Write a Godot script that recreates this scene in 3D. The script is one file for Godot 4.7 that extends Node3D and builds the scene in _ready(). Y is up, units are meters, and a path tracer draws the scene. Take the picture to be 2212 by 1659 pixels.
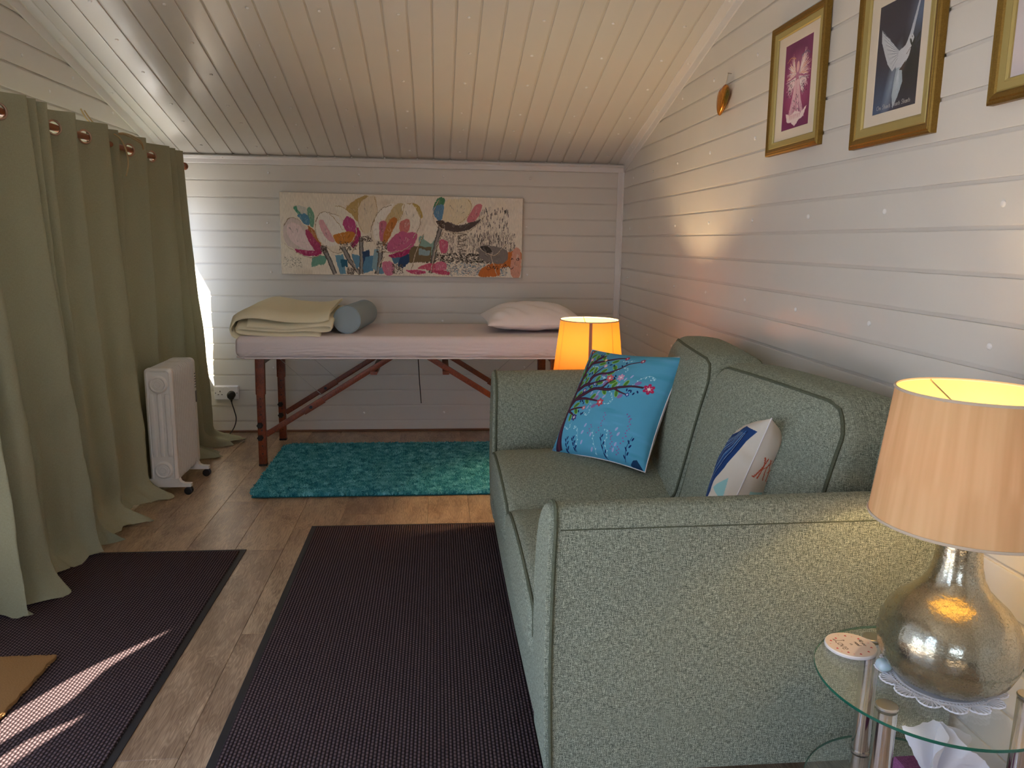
extends Node3D

# Room axes: x to the right along the back wall, y up, z towards the camera; the camera stands at x = 0, z = 0.
const XL := -1.63
const XR := 1.187
const ZB := -4.982
const ZF := 2.2
const EAVE := 1.728
const SLOPE := 0.26
const RIDGE_Z := -1.391
const PITCH := 0.1004

var mats := {}
var rng := RandomNumberGenerator.new()


func _ready() -> void:
	rng.seed = 2024
	# camera
	var cam := Camera3D.new()
	cam.name = "camera"
	add_child(cam)
	cam.transform = Transform3D(Basis(Vector3(0.9954, 0.0148, 0.0950), Vector3(0.0027, 0.9834, -0.1813), Vector3(-0.0961, 0.1807, 0.9788)).orthonormalized(), Vector3(0, 1.231, 0))
	cam.fov = rad_to_deg(2.0 * atan(829.5 / 1665.0))
	cam.near = 0.02
	cam.current = true
	# sky and exposure
	var sky := ProceduralSkyMaterial.new()
	sky.sky_top_color = Color(0.66, 0.79, 1.0)
	sky.sky_horizon_color = Color(0.86, 0.93, 1.0)
	sky.sky_curve = 0.2
	sky.ground_bottom_color = Color(0.60, 0.62, 0.60)
	sky.ground_horizon_color = Color(0.70, 0.73, 0.73)
	sky.sky_energy_multiplier = 3.2
	sky.ground_energy_multiplier = 1.6
	var e := Environment.new()
	e.background_mode = Environment.BG_SKY
	e.sky = Sky.new()
	e.sky.sky_material = sky
	e.tonemap_mode = Environment.TONE_MAPPER_LINEAR
	e.tonemap_exposure = 0.51
	e.sdfgi_enabled = true
	e.ssao_enabled = true
	e.ssil_enabled = true
	var we := WorldEnvironment.new()
	we.name = "environment"
	we.environment = e
	add_child(we)
	# sun: over the left shoulder of the photographer, in through the glazed door
	var sun := DirectionalLight3D.new()
	sun.name = "sun"
	var az := Vector3(0.447, 0, -0.894)
	var el := deg_to_rad(42.0)
	var dir := az * cos(el) + Vector3.DOWN * sin(el)
	sun.look_at_from_position(Vector3.ZERO, dir, Vector3.UP)
	sun.light_color = Color(1.0, 0.94, 0.86)
	sun.light_energy = 30.0
	sun.light_angular_distance = 0.53
	sun.shadow_enabled = true
	add_child(sun)
	make_materials()
	room()
	sofa()
	curtains()
	massage_table()
	rugs()
	heater()
	lamps()
	cushions()
	painting()
	pictures()
	socket()
	table_things()


# ---------------------------------------------------------------- mesh builder
class Mb:
	var p := PackedVector3Array()
	var uv := PackedVector2Array()
	var t := PackedInt32Array()

	func vert(a: Vector3, b := Vector2.ZERO) -> int:
		p.append(a)
		uv.append(b)
		return p.size() - 1

	func tri(a: int, b: int, c: int) -> void:
		t.append(a)
		t.append(b)
		t.append(c)

	func quad(a: Vector3, b: Vector3, c: Vector3, d: Vector3, ua := Vector2(0, 1), ub := Vector2(1, 1), uc := Vector2(1, 0), ud := Vector2(0, 0)) -> void:
		var i := vert(a, ua)
		vert(b, ub)
		vert(c, uc)
		vert(d, ud)
		tri(i, i + 1, i + 2)
		tri(i, i + 2, i + 3)

	# fn(u, v) -> Vector3, u across, v up; outward = d/du x d/dv
	func grid(nu: int, nv: int, fn: Callable, skip = null, uvfn = null) -> void:
		var base := p.size()
		for j in nv + 1:
			for i in nu + 1:
				var u := float(i) / nu
				var v := float(j) / nv
				vert(fn.call(u, v), Vector2(u, 1.0 - v) if uvfn == null else uvfn.call(u, v))
		for j in nv:
			for i in nu:
				var a := base + j * (nu + 1) + i
				if skip != null and skip.call(p[a], p[a + nu + 2]):
					continue
				tri(a, a + 1, a + nu + 2)
				tri(a, a + nu + 2, a + nu + 1)

	# flat polygon (counter-clockwise seen from outside)
	func poly(pts: PackedVector3Array, n: Vector3) -> void:
		var ax := n.cross(Vector3.UP if absf(n.y) < 0.9 else Vector3.RIGHT).normalized()
		var ay := n.cross(ax)
		var flat := PackedVector2Array()
		for q in pts:
			flat.append(Vector2(q.dot(ax), q.dot(ay)))
		var idx := Geometry2D.triangulate_polygon(flat)
		var base := p.size()
		for i in pts.size():
			vert(pts[i], flat[i])
		for k in range(0, idx.size(), 3):
			var a := idx[k]
			var b := idx[k + 1]
			var c := idx[k + 2]
			if (pts[b] - pts[a]).cross(pts[c] - pts[a]).dot(n) < 0:
				tri(base + a, base + c, base + b)
			else:
				tri(base + a, base + b, base + c)

	# loops of equal length joined one after another; outward when a loop runs counter-clockwise seen from the last loop's side
	func loft(loops: Array, cap_a := true, cap_b := true, closed := true) -> void:
		var n: int = loops[0].size()
		var base := p.size()
		var m := n + 1 if closed else n
		for j in loops.size():
			for i in m:
				vert(loops[j][i % n], Vector2(float(i) / n, float(j) / maxf(1, loops.size() - 1)))
		for j in loops.size() - 1:
			for i in m - 1:
				var a := base + j * m + i
				tri(a, a + 1, a + m + 1)
				tri(a, a + m + 1, a + m)
		if cap_a:
			cap(loops[0], true)
		if cap_b:
			cap(loops[loops.size() - 1], false)

	func cap(loop: PackedVector3Array, first: bool) -> void:
		var n := Vector3.ZERO
		for i in loop.size():
			var a := loop[i]
			var b := loop[(i + 1) % loop.size()]
			n += a.cross(b)
		if n.length() < 1e-12:
			return
		n = n.normalized()
		poly(loop, -n if first else n)

	func tube(pts: PackedVector3Array, r: float, sides := 8, closed := false, radii := PackedFloat32Array()) -> void:
		var loops := []
		var n := pts.size()
		var prev := Vector3.ZERO
		for i in n:
			var a := pts[(i - 1 + n) % n] if closed or i > 0 else pts[i]
			var b := pts[(i + 1) % n] if closed or i < n - 1 else pts[i]
			var d := (b - a).normalized()
			if prev == Vector3.ZERO:
				prev = d.cross(Vector3.UP if absf(d.y) < 0.9 else Vector3.RIGHT).normalized()
			prev = (prev - d * prev.dot(d)).normalized()
			var q := d.cross(prev)
			var loop := PackedVector3Array()
			var rr := radii[i] if radii.size() == n else r
			for k in sides:
				var w := TAU * k / sides
				loop.append(pts[i] + (prev * cos(w) + q * sin(w)) * rr)
			loops.append(loop)
		if closed:
			loops.append(loops[0])
		loft(loops, not closed, not closed)

	# profile of (radius, height), from bottom to top, round the y axis through c
	func lathe(prof: Array, segs := 48, c := Vector3.ZERO) -> void:
		grid(segs, prof.size() - 1, func(u, v):
			var q: Vector2 = prof[roundi(v * (prof.size() - 1))]
			var w: float = -TAU * u
			return c + Vector3(cos(w) * q.x, q.y, sin(w) * q.x))

	func box(c: Vector3, s: Vector3, bev := 0.0) -> void:
		var h := s / 2
		if bev <= 0.0:
			for ax in 3:
				for sg in [-1.0, 1.0]:
					var n := Vector3.ZERO
					n[ax] = sg
					var a := Vector3.ZERO
					var b := Vector3.ZERO
					a[(ax + 1) % 3] = 1
					b[(ax + 2) % 3] = sg
					quad(c + (n - a - b) * h, c + (n + a - b) * h, c + (n + a + b) * h, c + (n - a + b) * h)
			return
		var g := h - Vector3.ONE * minf(bev, h[h.min_axis_index()] * 0.99)
		for ax in 3:
			var ay := (ax + 1) % 3
			var az := (ax + 2) % 3
			for sg in [-1.0, 1.0]:
				var cr := []
				for k in [[-1, -1], [1, -1], [1, 1], [-1, 1]]:
					var v := Vector3.ZERO
					v[ax] = sg * h[ax]
					v[ay] = k[0] * g[ay]
					v[az] = k[1] * sg * g[az]
					cr.append(c + v)
				quad(cr[0], cr[1], cr[2], cr[3])
			for sy in [-1.0, 1.0]:
				for sz in [-1.0, 1.0]:
					var v := []
					for e in [-1.0, 1.0]:
						var a := Vector3.ZERO
						var b := Vector3.ZERO
						a[ax] = e * g[ax]
						b[ax] = e * g[ax]
						a[ay] = sy * h[ay]
						a[az] = sz * g[az]
						b[ay] = sy * g[ay]
						b[az] = sz * h[az]
						v.append([c + a, c + b])
					if sy * sz > 0:
						quad(v[0][0], v[1][0], v[1][1], v[0][1])
						_fix(v[0][0], c)
					else:
						quad(v[0][0], v[0][1], v[1][1], v[1][0])
						_fix(v[0][0], c)
		for sx in [-1.0, 1.0]:
			for sy in [-1.0, 1.0]:
				for sz in [-1.0, 1.0]:
					var i := vert(c + Vector3(sx * h.x, sy * g.y, sz * g.z))
					vert(c + Vector3(sx * g.x, sy * h.y, sz * g.z))
					vert(c + Vector3(sx * g.x, sy * g.y, sz * h.z))
					if sx * sy * sz > 0:
						tri(i, i + 1, i + 2)
					else:
						tri(i, i + 2, i + 1)

	# turns the last quad outward from c
	func _fix(_q: Vector3, c: Vector3) -> void:
		var k := t.size() - 6
		var a := p[t[k]]
		var n := (p[t[k + 1]] - a).cross(p[t[k + 2]] - a)
		if n.dot(a + p[t[k + 2]] - 2 * c) < 0:
			for s in [k, k + 3]:
				var m := t[s + 1]
				t[s + 1] = t[s + 2]
				t[s + 2] = m

	# box with round edges, laid on a subdivided cube; deform(p, sign-normal) -> p
	func rbox(h: Vector3, r: float, n: int, deform: Callable) -> void:
		var core := h - Vector3.ONE * r
		for ax in 3:
			for sg in [-1.0, 1.0]:
				var ay := (ax + 1) % 3
				var az := (ax + 2) % 3
				grid(n, n, func(u, v):
					var q := Vector3.ZERO
					q[ax] = sg * h[ax]
					q[ay] = lerpf(-1, 1, ease_in_out(u)) * h[ay]
					q[az] = lerpf(-1, 1, ease_in_out(v)) * h[az] * sg
					var k := q.clamp(-core, core)
					var d := q - k
					if d.length() > 1e-6:
						q = k + d.normalized() * r
					return deform.call(q))

	func ease_in_out(u: float) -> float:
		return lerpf(u, 0.5 - 0.5 * cos(PI * u), 0.6)

	func commit(angle := 40.0) -> ArrayMesh:
		var nt := t.size() / 3
		var fn := PackedVector3Array()
		fn.resize(nt)
		var ids := {}
		var pid := PackedInt32Array()
		pid.resize(p.size())
		for i in p.size():
			var key := Vector3i((p[i] * 25000.0).round())
			var k = ids.get(key, -1)
			if k < 0:
				k = ids.size()
				ids[key] = k
			pid[i] = k
		var near := []
		near.resize(ids.size())
		for i in ids.size():
			near[i] = []
		for k in nt:
			var a := p[t[3 * k]]
			fn[k] = (p[t[3 * k + 1]] - a).cross(p[t[3 * k + 2]] - a)
			for e in 3:
				near[pid[t[3 * k + e]]].append(k)
		var un := PackedVector3Array()
		un.resize(nt)
		for k in nt:
			un[k] = fn[k].normalized()
		var lim := cos(deg_to_rad(angle))
		var V := PackedVector3Array()
		var N := PackedVector3Array()
		var U := PackedVector2Array()
		V.resize(nt * 3)
		N.resize(nt * 3)
		U.resize(nt * 3)
		for k in nt:
			for e in 3:
				var i := t[3 * k + [0, 2, 1][e]]
				var s := Vector3.ZERO
				for m in near[pid[i]]:
					if un[m].dot(un[k]) >= lim:
						s += fn[m]
				V[3 * k + e] = p[i]
				N[3 * k + e] = s.normalized() if s.length_squared() > 1e-30 else un[k]
				U[3 * k + e] = uv[i]
		var arr := []
		arr.resize(Mesh.ARRAY_MAX)
		arr[Mesh.ARRAY_VERTEX] = V
		arr[Mesh.ARRAY_NORMAL] = N
		arr[Mesh.ARRAY_TEX_UV] = U
		var am := ArrayMesh.new()
		am.add_surface_from_arrays(Mesh.PRIMITIVE_TRIANGLES, arr)
		return am


# ---------------------------------------------------------------- flat print on textures
class Art:
	var im: Image
	var w: int
	var h: int

	func _init(ww: int, hh: int, c: Color) -> void:
		w = ww
		h = hh
		im = Image.create(w, h, false, Image.FORMAT_RGB8)
		im.fill(c)

	# points in 0..1
	func poly(pts: Array, c: Color) -> void:
		var q := []
		var lo := INF
		var hi := -INF
		for a in pts:
			var b := Vector2(a.x * w, a.y * h)
			q.append(b)
			lo = minf(lo, b.y)
			hi = maxf(hi, b.y)
		for y in range(maxi(0, floori(lo)), mini(h, ceili(hi) + 1)):
			var yy := y + 0.5
			var xs := []
			for i in q.size():
				var a: Vector2 = q[i]
				var b: Vector2 = q[(i + 1) % q.size()]
				if (a.y <= yy) != (b.y <= yy):
					xs.append(a.x + (yy - a.y) / (b.y - a.y) * (b.x - a.x))
			xs.sort()
			for k in range(0, xs.size() - 1, 2):
				var x0 := maxi(0, roundi(xs[k]))
				var x1 := mini(w, roundi(xs[k + 1]))
				if x1 > x0:
					im.fill_rect(Rect2i(x0, y, x1 - x0, 1), c)

	# the same with a rounded outline
	func blob(pts: Array, c: Color) -> void:
		var q := []
		var n := pts.size()
		for i in n:
			for k in 6:
				q.append(pts[i].cubic_interpolate(pts[(i + 1) % n], pts[(i - 1 + n) % n], pts[(i + 2) % n], k / 6.0))
		poly(q, c)

	# drags the wet paint about: edges fray, colours streak
	func smear(amount: float, streak: float) -> void:
		var fields := []
		for k in 3:
			var n := FastNoiseLite.new()
			n.seed = 300 + k
			n.frequency = [0.035, 0.02, 0.2][k]
			n.fractal_octaves = 3
			var f := n.get_image(w, h if k < 2 else maxi(1, h / 8), false, false, true)
			f.convert(Image.FORMAT_L8)
			if k == 2:
				f.resize(w, h, Image.INTERPOLATE_BILINEAR)
			fields.append(f.get_data())
		var src := im.get_data()
		var out := src.duplicate()
		var fx: PackedByteArray = fields[0]
		var fy: PackedByteArray = fields[1]
		var fs: PackedByteArray = fields[2]
		for i in w * h:
			var st := fs[i] / 127.5 - 1.0
			var x := clampi(i % w + int((fx[i] / 127.5 - 1.0) * amount * 0.6 + st * amount * 0.2), 0, w - 1)
			var y := clampi(i / w + int((fy[i] / 127.5 - 1.0) * amount + st * amount * 0.9), 0, h - 1)
			var j := 3 * (y * w + x)
			var g := 1.0 + st * streak
			for e in 3:
				out[3 * i + e] = clampi(int(src[j + e] * g), 0, 255)
		im = Image.create_from_data(w, h, false, Image.FORMAT_RGB8, out)

	func oval(c: Vector2, r: Vector2, col: Color, turn := 0.0) -> void:
		var pts := []
		for k in 20:
			var d := Vector2(cos(TAU * k / 20) * r.x, sin(TAU * k / 20) * r.y)
			d = Vector2(d.x * w, d.y * h).rotated(turn)
			pts.append(c + Vector2(d.x / w, d.y / h))
		poly(pts, col)

	# width in pixels, tapering from a to b
	func line(pts: Array, a: float, b: float, col: Color, smooth := true) -> void:
		var s := pts
		if smooth and pts.size() > 2:
			s = []
			for i in pts.size() - 1:
				var p0: Vector2 = pts[maxi(i - 1, 0)]
				var p1: Vector2 = pts[i]
				var p2: Vector2 = pts[i + 1]
				var p3: Vector2 = pts[mini(i + 2, pts.size() - 1)]
				for k in 8:
					s.append(p1.cubic_interpolate(p2, p0, p3, k / 8.0))
			s.append(pts[pts.size() - 1])
		var left := []
		var right := []
		for i in s.size():
			var p := Vector2(s[i].x * w, s[i].y * h)
			var u: Vector2 = s[maxi(i - 1, 0)]
			var v: Vector2 = s[mini(i + 1, s.size() - 1)]
			var d := Vector2((v.x - u.x) * w, (v.y - u.y) * h).normalized().orthogonal()
			var k := lerpf(a, b, float(i) / maxf(1, s.size() - 1)) / 2
			left.append(Vector2((p.x + d.x * k) / w, (p.y + d.y * k) / h))
			right.push_front(Vector2((p.x - d.x * k) / w, (p.y - d.y * k) / h))
		poly(left + right, col)

	# soft spot blended over what is there
	func glow(c: Vector2, r: Vector2, col: Color, power := 1.0, turn := 0.0) -> void:
		var m := maxf(r.x * w, r.y * h)
		for y in range(maxi(0, floori(c.y * h - m)), mini(h, ceili(c.y * h + m))):
			for x in range(maxi(0, floori(c.x * w - m)), mini(w, ceili(c.x * w + m))):
				var d := Vector2(x - c.x * w, y - c.y * h).rotated(-turn) / Vector2(r.x * w, r.y * h)
				var k := 1.0 - d.length()
				if k > 0:
					im.set_pixel(x, y, im.get_pixel(x, y).lerp(col, col.a * pow(k, power)))

	# dabs of paint: short strokes in a region
	func dabs(rg: RandomNumberGenerator, lo: Vector2, hi: Vector2, n: int, size: Vector2, cols: Array) -> void:
		for k in n:
			var x := int(rg.randf_range(lo.x, hi.x) * w)
			var y := int(rg.randf_range(lo.y, hi.y) * h)
			var s := Vector2i(maxi(1, int(size.x * rg.randf_range(0.4, 1.3))), maxi(1, int(size.y * rg.randf_range(0.4, 1.3))))
			im.fill_rect(Rect2i(x, y, s.x, s.y), cols[rg.randi() % cols.size()])

	func tex() -> ImageTexture:
		im.generate_mipmaps()
		return ImageTexture.create_from_image(im)


# ---------------------------------------------------------------- scene helpers
func put(called: String, mesh: Mesh, m: Material, parent: Node = self, at := Vector3.ZERO) -> MeshInstance3D:
	var o := MeshInstance3D.new()
	o.name = called
	o.mesh = mesh
	o.material_override = m
	o.position = at
	parent.add_child(o, true)
	return o


func fin(mb: Mb, called: String, m: Material, parent: Node = self, angle := 40.0) -> MeshInstance3D:
	return put(called, mb.commit(angle), m, parent)


func numbered(called: String) -> String:
	if not has_node(called):
		return called
	var k := 1
	while has_node("%s_%03d" % [called, k]):
		k += 1
	return "%s_%03d" % [called, k]


func thing(called: String, label: String, category: String, at := Vector3.ZERO, group := "") -> Node3D:
	var o := Node3D.new()
	o.name = numbered(called)
	add_child(o)
	o.position = at
	return tag(o, label, category, group)


func tag(o: Node3D, label: String, category: String, group := "") -> Node3D:
	o.set_meta("label", label)
	o.set_meta("category", category)
	if group:
		o.set_meta("group", group)
	return o


func structure(o: Node3D) -> Node3D:
	o.set_meta("kind", "structure")
	return o


func mat(color: Color, rough: float, metal := 0.0, spec := 0.5) -> StandardMaterial3D:
	var m := StandardMaterial3D.new()
	m.albedo_color = color
	m.roughness = rough
	m.metallic = metal
	m.metallic_specular = spec
	return m


func c8(r: int, g: int, b: int) -> Color:
	return Color8(r, g, b)


func noise_bytes(w: int, h: int, freq: float, seed_: int, oct := 3, kind := FastNoiseLite.TYPE_SIMPLEX_SMOOTH) -> PackedByteArray:
	var n := FastNoiseLite.new()
	n.seed = seed_
	n.noise_type = kind
	n.frequency = freq
	n.fractal_octaves = oct
	var im := n.get_seamless_image(w, h, false, false, 0.15, true)
	im.convert(Image.FORMAT_L8)
	return im.get_data()


func stretched(w: int, h: int, w0: int, h0: int, freq: float, seed_: int, oct := 2) -> PackedByteArray:
	var im := Image.create_from_data(w0, h0, false, Image.FORMAT_L8, noise_bytes(w0, h0, freq, seed_, oct))
	im.resize(w, h, Image.INTERPOLATE_BILINEAR)
	return im.get_data()


func tex_from(bytes: PackedByteArray, w: int, h: int, rgb := true) -> ImageTexture:
	var im := Image.create_from_data(w, h, false, Image.FORMAT_RGB8 if rgb else Image.FORMAT_L8, bytes)
	return ImageTexture.create_from_image(im)


# woven cloth: threads across and along, of two colours; returns [colour, height]
func weave(n: int, a: Color, b: Color, seed_: int, contrast: float, even := 0.5) -> Array:
	var across := stretched(n, n, n / 5, n, 0.33, seed_)
	var along := stretched(n, n, n, n / 5, 0.33, seed_ + 1)
	var fine := noise_bytes(n, n, 0.4, seed_ + 2, 1)
	var out := PackedByteArray()
	var hgt := PackedByteArray()
	out.resize(n * n * 3)
	hgt.resize(n * n)
	for i in n * n:
		var x := i % n
		var y := i / n
		var k := (across[i] if ((x / 2 + y / 2) % 2 == 0) else along[i]) / 255.0
		k = lerpf(k, fine[i] / 255.0, 0.35)
		hgt[i] = int(k * 255)
		k = clampf(even + (k - 0.5) * contrast, 0, 1)
		var c := a.lerp(b, k)
		out[3 * i] = c.r8
		out[3 * i + 1] = c.g8
		out[3 * i + 2] = c.b8
	return [tex_from(out, n, n), tex_from(hgt, n, n, false)]


func cloth(n: int, a: Color, b: Color, seed_: int, contrast: float, per_metre: float, bump: float, even := 0.5) -> StandardMaterial3D:
	var wv := weave(n, a, b, seed_, contrast, even)
	var m := mat(Color.WHITE, 0.95, 0.0, 0.25)
	m.albedo_texture = wv[0]
	m.heightmap_enabled = true
	m.heightmap_texture = wv[1]
	m.heightmap_scale = bump
	m.uv1_triplanar = true
	m.uv1_scale = Vector3.ONE * per_metre
	return m


# ---------------------------------------------------------------- materials
func wood_tex(seed_: int, base: Color, dark: Color, light: Color) -> Array:
	var w := 256
	var h := 1024
	var grain := stretched(w, h, w, h / 32, 0.09, seed_, 3)
	var fine := stretched(w, h, w, h / 16, 0.3, seed_ + 9, 2)
	var cloud := stretched(w, h, w / 2, h / 4, 0.018, seed_ + 17, 3)
	var out := PackedByteArray()
	var hg := PackedByteArray()
	out.resize(w * h * 3)
	hg.resize(w * h)
	for i in w * h:
		var g := grain[i] / 255.0
		var f := fine[i] / 255.0
		var c := cloud[i] / 255.0
		var ring := 0.5 + 0.5 * sin((g * 5.0 + c * 9.0) * 3.0)
		var k := clampf(0.28 * ring + 0.42 * f + 0.45 * c - 0.1, 0, 1)
		var q := dark.lerp(base, clampf(k * 2, 0, 1)) if k < 0.5 else base.lerp(light, clampf(k * 2 - 1, 0, 1))
		out[3 * i] = q.r8
		out[3 * i + 1] = q.g8
		out[3 * i + 2] = q.b8
		hg[i] = int(255 * (0.6 * f + 0.4 * ring))
	return [tex_from(out, w, h), tex_from(hg, w, h, false)]


func make_materials() -> void:
	var pvc := mat(c8(224, 220, 211), 0.28, 0.0, 0.5)
	mats.pvc = pvc
	# the thin hollow boards are never quite flat: long shallow waves
	pvc.heightmap_enabled = true
	pvc.heightmap_texture = tex_from(noise_bytes(256, 256, 0.012, 3, 2), 256, 256, false)
	pvc.heightmap_scale = 0.5
	pvc.uv1_triplanar = true
	pvc.uv1_world_triplanar = true
	pvc.uv1_scale = Vector3(0.9, 0.9, 0.9)
	mats.trim = mat(c8(235, 232, 228), 0.28)
	mats.gap = mat(c8(218, 213, 204), 0.35)
	mats.cap = mat(c8(244, 242, 238), 0.3)
	mats.floor = []
	for k in 4:
		var wv := wood_tex(31 + 5 * k, [c8(174, 148, 119), c8(160, 135, 110), c8(182, 157, 127), c8(168, 143, 116)][k], c8(114, 90, 69), c8(218, 191, 158))
		var m := mat(Color.WHITE, 0.34, 0.0, 0.5)
		m.albedo_texture = wv[0]
		m.heightmap_enabled = true
		m.heightmap_texture = wv[1]
		m.heightmap_scale = 0.03
		mats.floor.append(m)
	mats.dark_gap = mat(c8(40, 28, 22), 0.8)
	mats.skirting = mat(c8(120, 84, 58), 0.5)
	# sofa tweed
	mats.tweed = cloth(512, c8(66, 74, 65), c8(220, 227, 205), 5, 1.85, 2.0, 0.10, 0.46)
	mats.piping = cloth(256, c8(66, 72, 60), c8(120, 126, 106), 8, 1.2, 4.0, 0.03)
	mats.foot = mat(c8(38, 28, 22), 0.5)
	mats.curtain = cloth(512, c8(139, 140, 116), c8(186, 187, 161), 15, 1.0, 2.6, 0.03)
	mats.curtain.backlight_enabled = true
	mats.curtain.backlight = Color(0.16, 0.15, 0.12)
	mats.voile = mat(c8(214, 220, 226), 0.9)
	mats.voile.backlight_enabled = true
	mats.voile.backlight = Color(0.46, 0.49, 0.54)
	mats.copper = mat(c8(186, 120, 86), 0.3, 0.9)
	mats.grommet = mat(c8(176, 150, 130), 0.35, 0.8)
	mats.rod = mat(c8(150, 88, 54), 0.4)
	mats.cord = mat(c8(190, 168, 126), 0.8)
	mats.sheet = cloth(256, c8(234, 223, 224), c8(250, 242, 243), 44, 0.8, 3.0, 0.02)
	mats.pillow = cloth(256, c8(240, 233, 231), c8(252, 247, 245), 45, 0.7, 3.0, 0.01)
	mats.blanket = cloth(256, c8(240, 230, 194), c8(254, 248, 222), 46, 0.9, 6.0, 0.12)
	mats.bolster = cloth(256, c8(150, 170, 180), c8(172, 190, 198), 47, 0.8, 6.0, 0.06)
	# red brown wood of the massage table
	var rw := wood_tex(77, c8(122, 54, 18), c8(74, 28, 10), c8(152, 74, 28))
	mats.redwood = mat(Color.WHITE, 0.35)
	mats.redwood.albedo_texture = rw[0]
	mats.redwood.uv1_triplanar = true
	mats.redwood.uv1_scale = Vector3(2.2, 2.2, 2.2)
	mats.vinyl = mat(c8(70, 60, 66), 0.5)
	mats.black = mat(c8(20, 20, 22), 0.45)
	mats.steel = mat(c8(190, 186, 180), 0.3, 1.0)
	mats.plastic = mat(c8(244, 243, 243), 0.35)
	mats.heater = mat(c8(242, 238, 232), 0.3)
	mats.grey = mat(c8(120, 118, 116), 0.4)
	mats.rug = mat(Color.WHITE, 0.9)
	mats.rug.vertex_color_use_as_albedo = true
	mats.rug_base = mat(c8(18, 104, 116), 0.95)
	mats.rubber = mat(c8(36, 36, 40), 0.6)
	mats.coir = cloth(256, c8(128, 92, 54), c8(192, 152, 102), 61, 1.3, 9.0, 0.5)
	# ribbed dust mat: rows of loops
	var n := 512
	var ns := noise_bytes(n, n, 0.25, 71, 2)
	var bytes := PackedByteArray()
	var hg := PackedByteArray()
	bytes.resize(n * n * 3)
	hg.resize(n * n)
	for i in n * n:
		var x := i % n
		var y := i / n
		# 16 rows across, loops along each row, neighbours staggered
		var row := floori(x / 32.0)
		var a := (x % 32) / 32.0
		var b := fposmod(y / 42.67 + 0.5 * (row % 2), 1.0)
		var loop := sin(PI * a) * (0.35 + 0.65 * sin(PI * b))
		var v := clampf(loop * 1.1 - 0.08 + (ns[i] / 255.0 - 0.5) * 0.5, 0, 1)
		var c := c8(34, 28, 30).lerp(c8(116, 98, 101), v)
		bytes[3 * i] = c.r8
		bytes[3 * i + 1] = c.g8
		bytes[3 * i + 2] = c.b8
		hg[i] = int(255 * clampf(loop, 0, 1))
	mats.ribbed = mat(Color.WHITE, 0.95, 0.0, 0.2)
	mats.ribbed.albedo_texture = tex_from(bytes, n, n)
	mats.ribbed.heightmap_enabled = true
	mats.ribbed.heightmap_texture = tex_from(hg, n, n, false)
	mats.ribbed.heightmap_scale = 0.35
	mats.ribbed.uv1_triplanar = true
	mats.ribbed.uv1_scale = Vector3(6.5, 6.5, 6.5)
	# gilded frames
	var gl := weave(256, c8(104, 76, 30), c8(176, 144, 70), 91, 0.9)
	mats.gold = mat(Color.WHITE, 0.42, 0.75)
	mats.gold.albedo_texture = gl[0]
	mats.gold.uv1_triplanar = true
	mats.gold.uv1_scale = Vector3(5, 5, 5)
	mats.gold_pale = mat(c8(186, 170, 108), 0.5, 0.45)
	mats.mount = mat(c8(226, 214, 194), 0.9)
	mats.glass = mat(Color(0.93, 1.0, 0.97, 0.06), 0.02)
	mats.glass.transparency = BaseMaterial3D.TRANSPARENCY_ALPHA
	mats.pane = mat(Color(1, 1, 1, 0.03), 0.02)
	mats.pane.transparency = BaseMaterial3D.TRANSPARENCY_ALPHA
	mats.glass_edge = mat(c8(22, 92, 74), 0.12)
	mats.chrome = mat(c8(216, 214, 212), 0.12, 1.0)
	mats.chrome_brushed = mat(c8(206, 204, 200), 0.32, 1.0)
	mats.brass = mat(c8(214, 202, 172), 0.3, 1.0)
	# mercury glass: silvered, crackled
	var cr := noise_bytes(512, 512, 0.03, 101, 4)
	var sp := noise_bytes(512, 512, 0.12, 102, 2)
	var mb := PackedByteArray()
	var mr := PackedByteArray()
	mb.resize(512 * 512 * 3)
	mr.resize(512 * 512)
	for i in 512 * 512:
		var u := absf(cr[i] / 127.5 - 1.0)
		var s := sp[i] / 255.0
		var vein := clampf(1.0 - u * 9.0, 0, 1)
		var k := clampf(0.75 + 0.5 * (s - 0.5) - 0.35 * vein, 0, 1)
		var c := c8(92, 84, 64).lerp(c8(194, 188, 168), k)
		mb[3 * i] = c.r8
		mb[3 * i + 1] = c.g8
		mb[3 * i + 2] = c.b8
		mr[i] = int(255 * clampf(0.13 + 0.28 * vein + 0.2 * absf(s - 0.5), 0, 1))
	mats.mercury = mat(Color.WHITE, 1.0, 0.92)
	mats.mercury.albedo_texture = tex_from(mb, 512, 512)
	mats.mercury.roughness_texture = tex_from(mr, 512, 512, false)
	mats.mercury.heightmap_enabled = true
	mats.mercury.heightmap_texture = tex_from(cr, 512, 512, false)
	mats.mercury.heightmap_scale = 0.05
	mats.mercury.uv1_triplanar = true
	mats.mercury.uv1_scale = Vector3(5, 5, 5)
	# lamp shades: silk, light comes through
	var silk := Image.create_from_data(512, 64, false, Image.FORMAT_L8, stretched(512, 64, 512, 8, 0.06, 111, 3))
	var sb := PackedByteArray()
	sb.resize(512 * 64 * 3)
	var sd := silk.get_data()
	for i in 512 * 64:
		var c := c8(218, 177, 126).lerp(c8(236, 202, 152), sd[i] / 255.0)
		sb[3 * i] = c.r8
		sb[3 * i + 1] = c.g8
		sb[3 * i + 2] = c.b8
	mats.shade = mat(Color.WHITE, 0.8, 0.0, 0.3)
	mats.shade.albedo_texture = tex_from(sb, 512, 64)
	mats.shade.backlight_enabled = true
	mats.shade.backlight = Color(0.5, 0.36, 0.2)
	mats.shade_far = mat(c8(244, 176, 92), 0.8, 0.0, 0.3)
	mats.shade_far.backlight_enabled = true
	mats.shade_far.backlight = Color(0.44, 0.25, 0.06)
	mats.shade_trim = mat(c8(206, 190, 170), 0.8)
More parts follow.
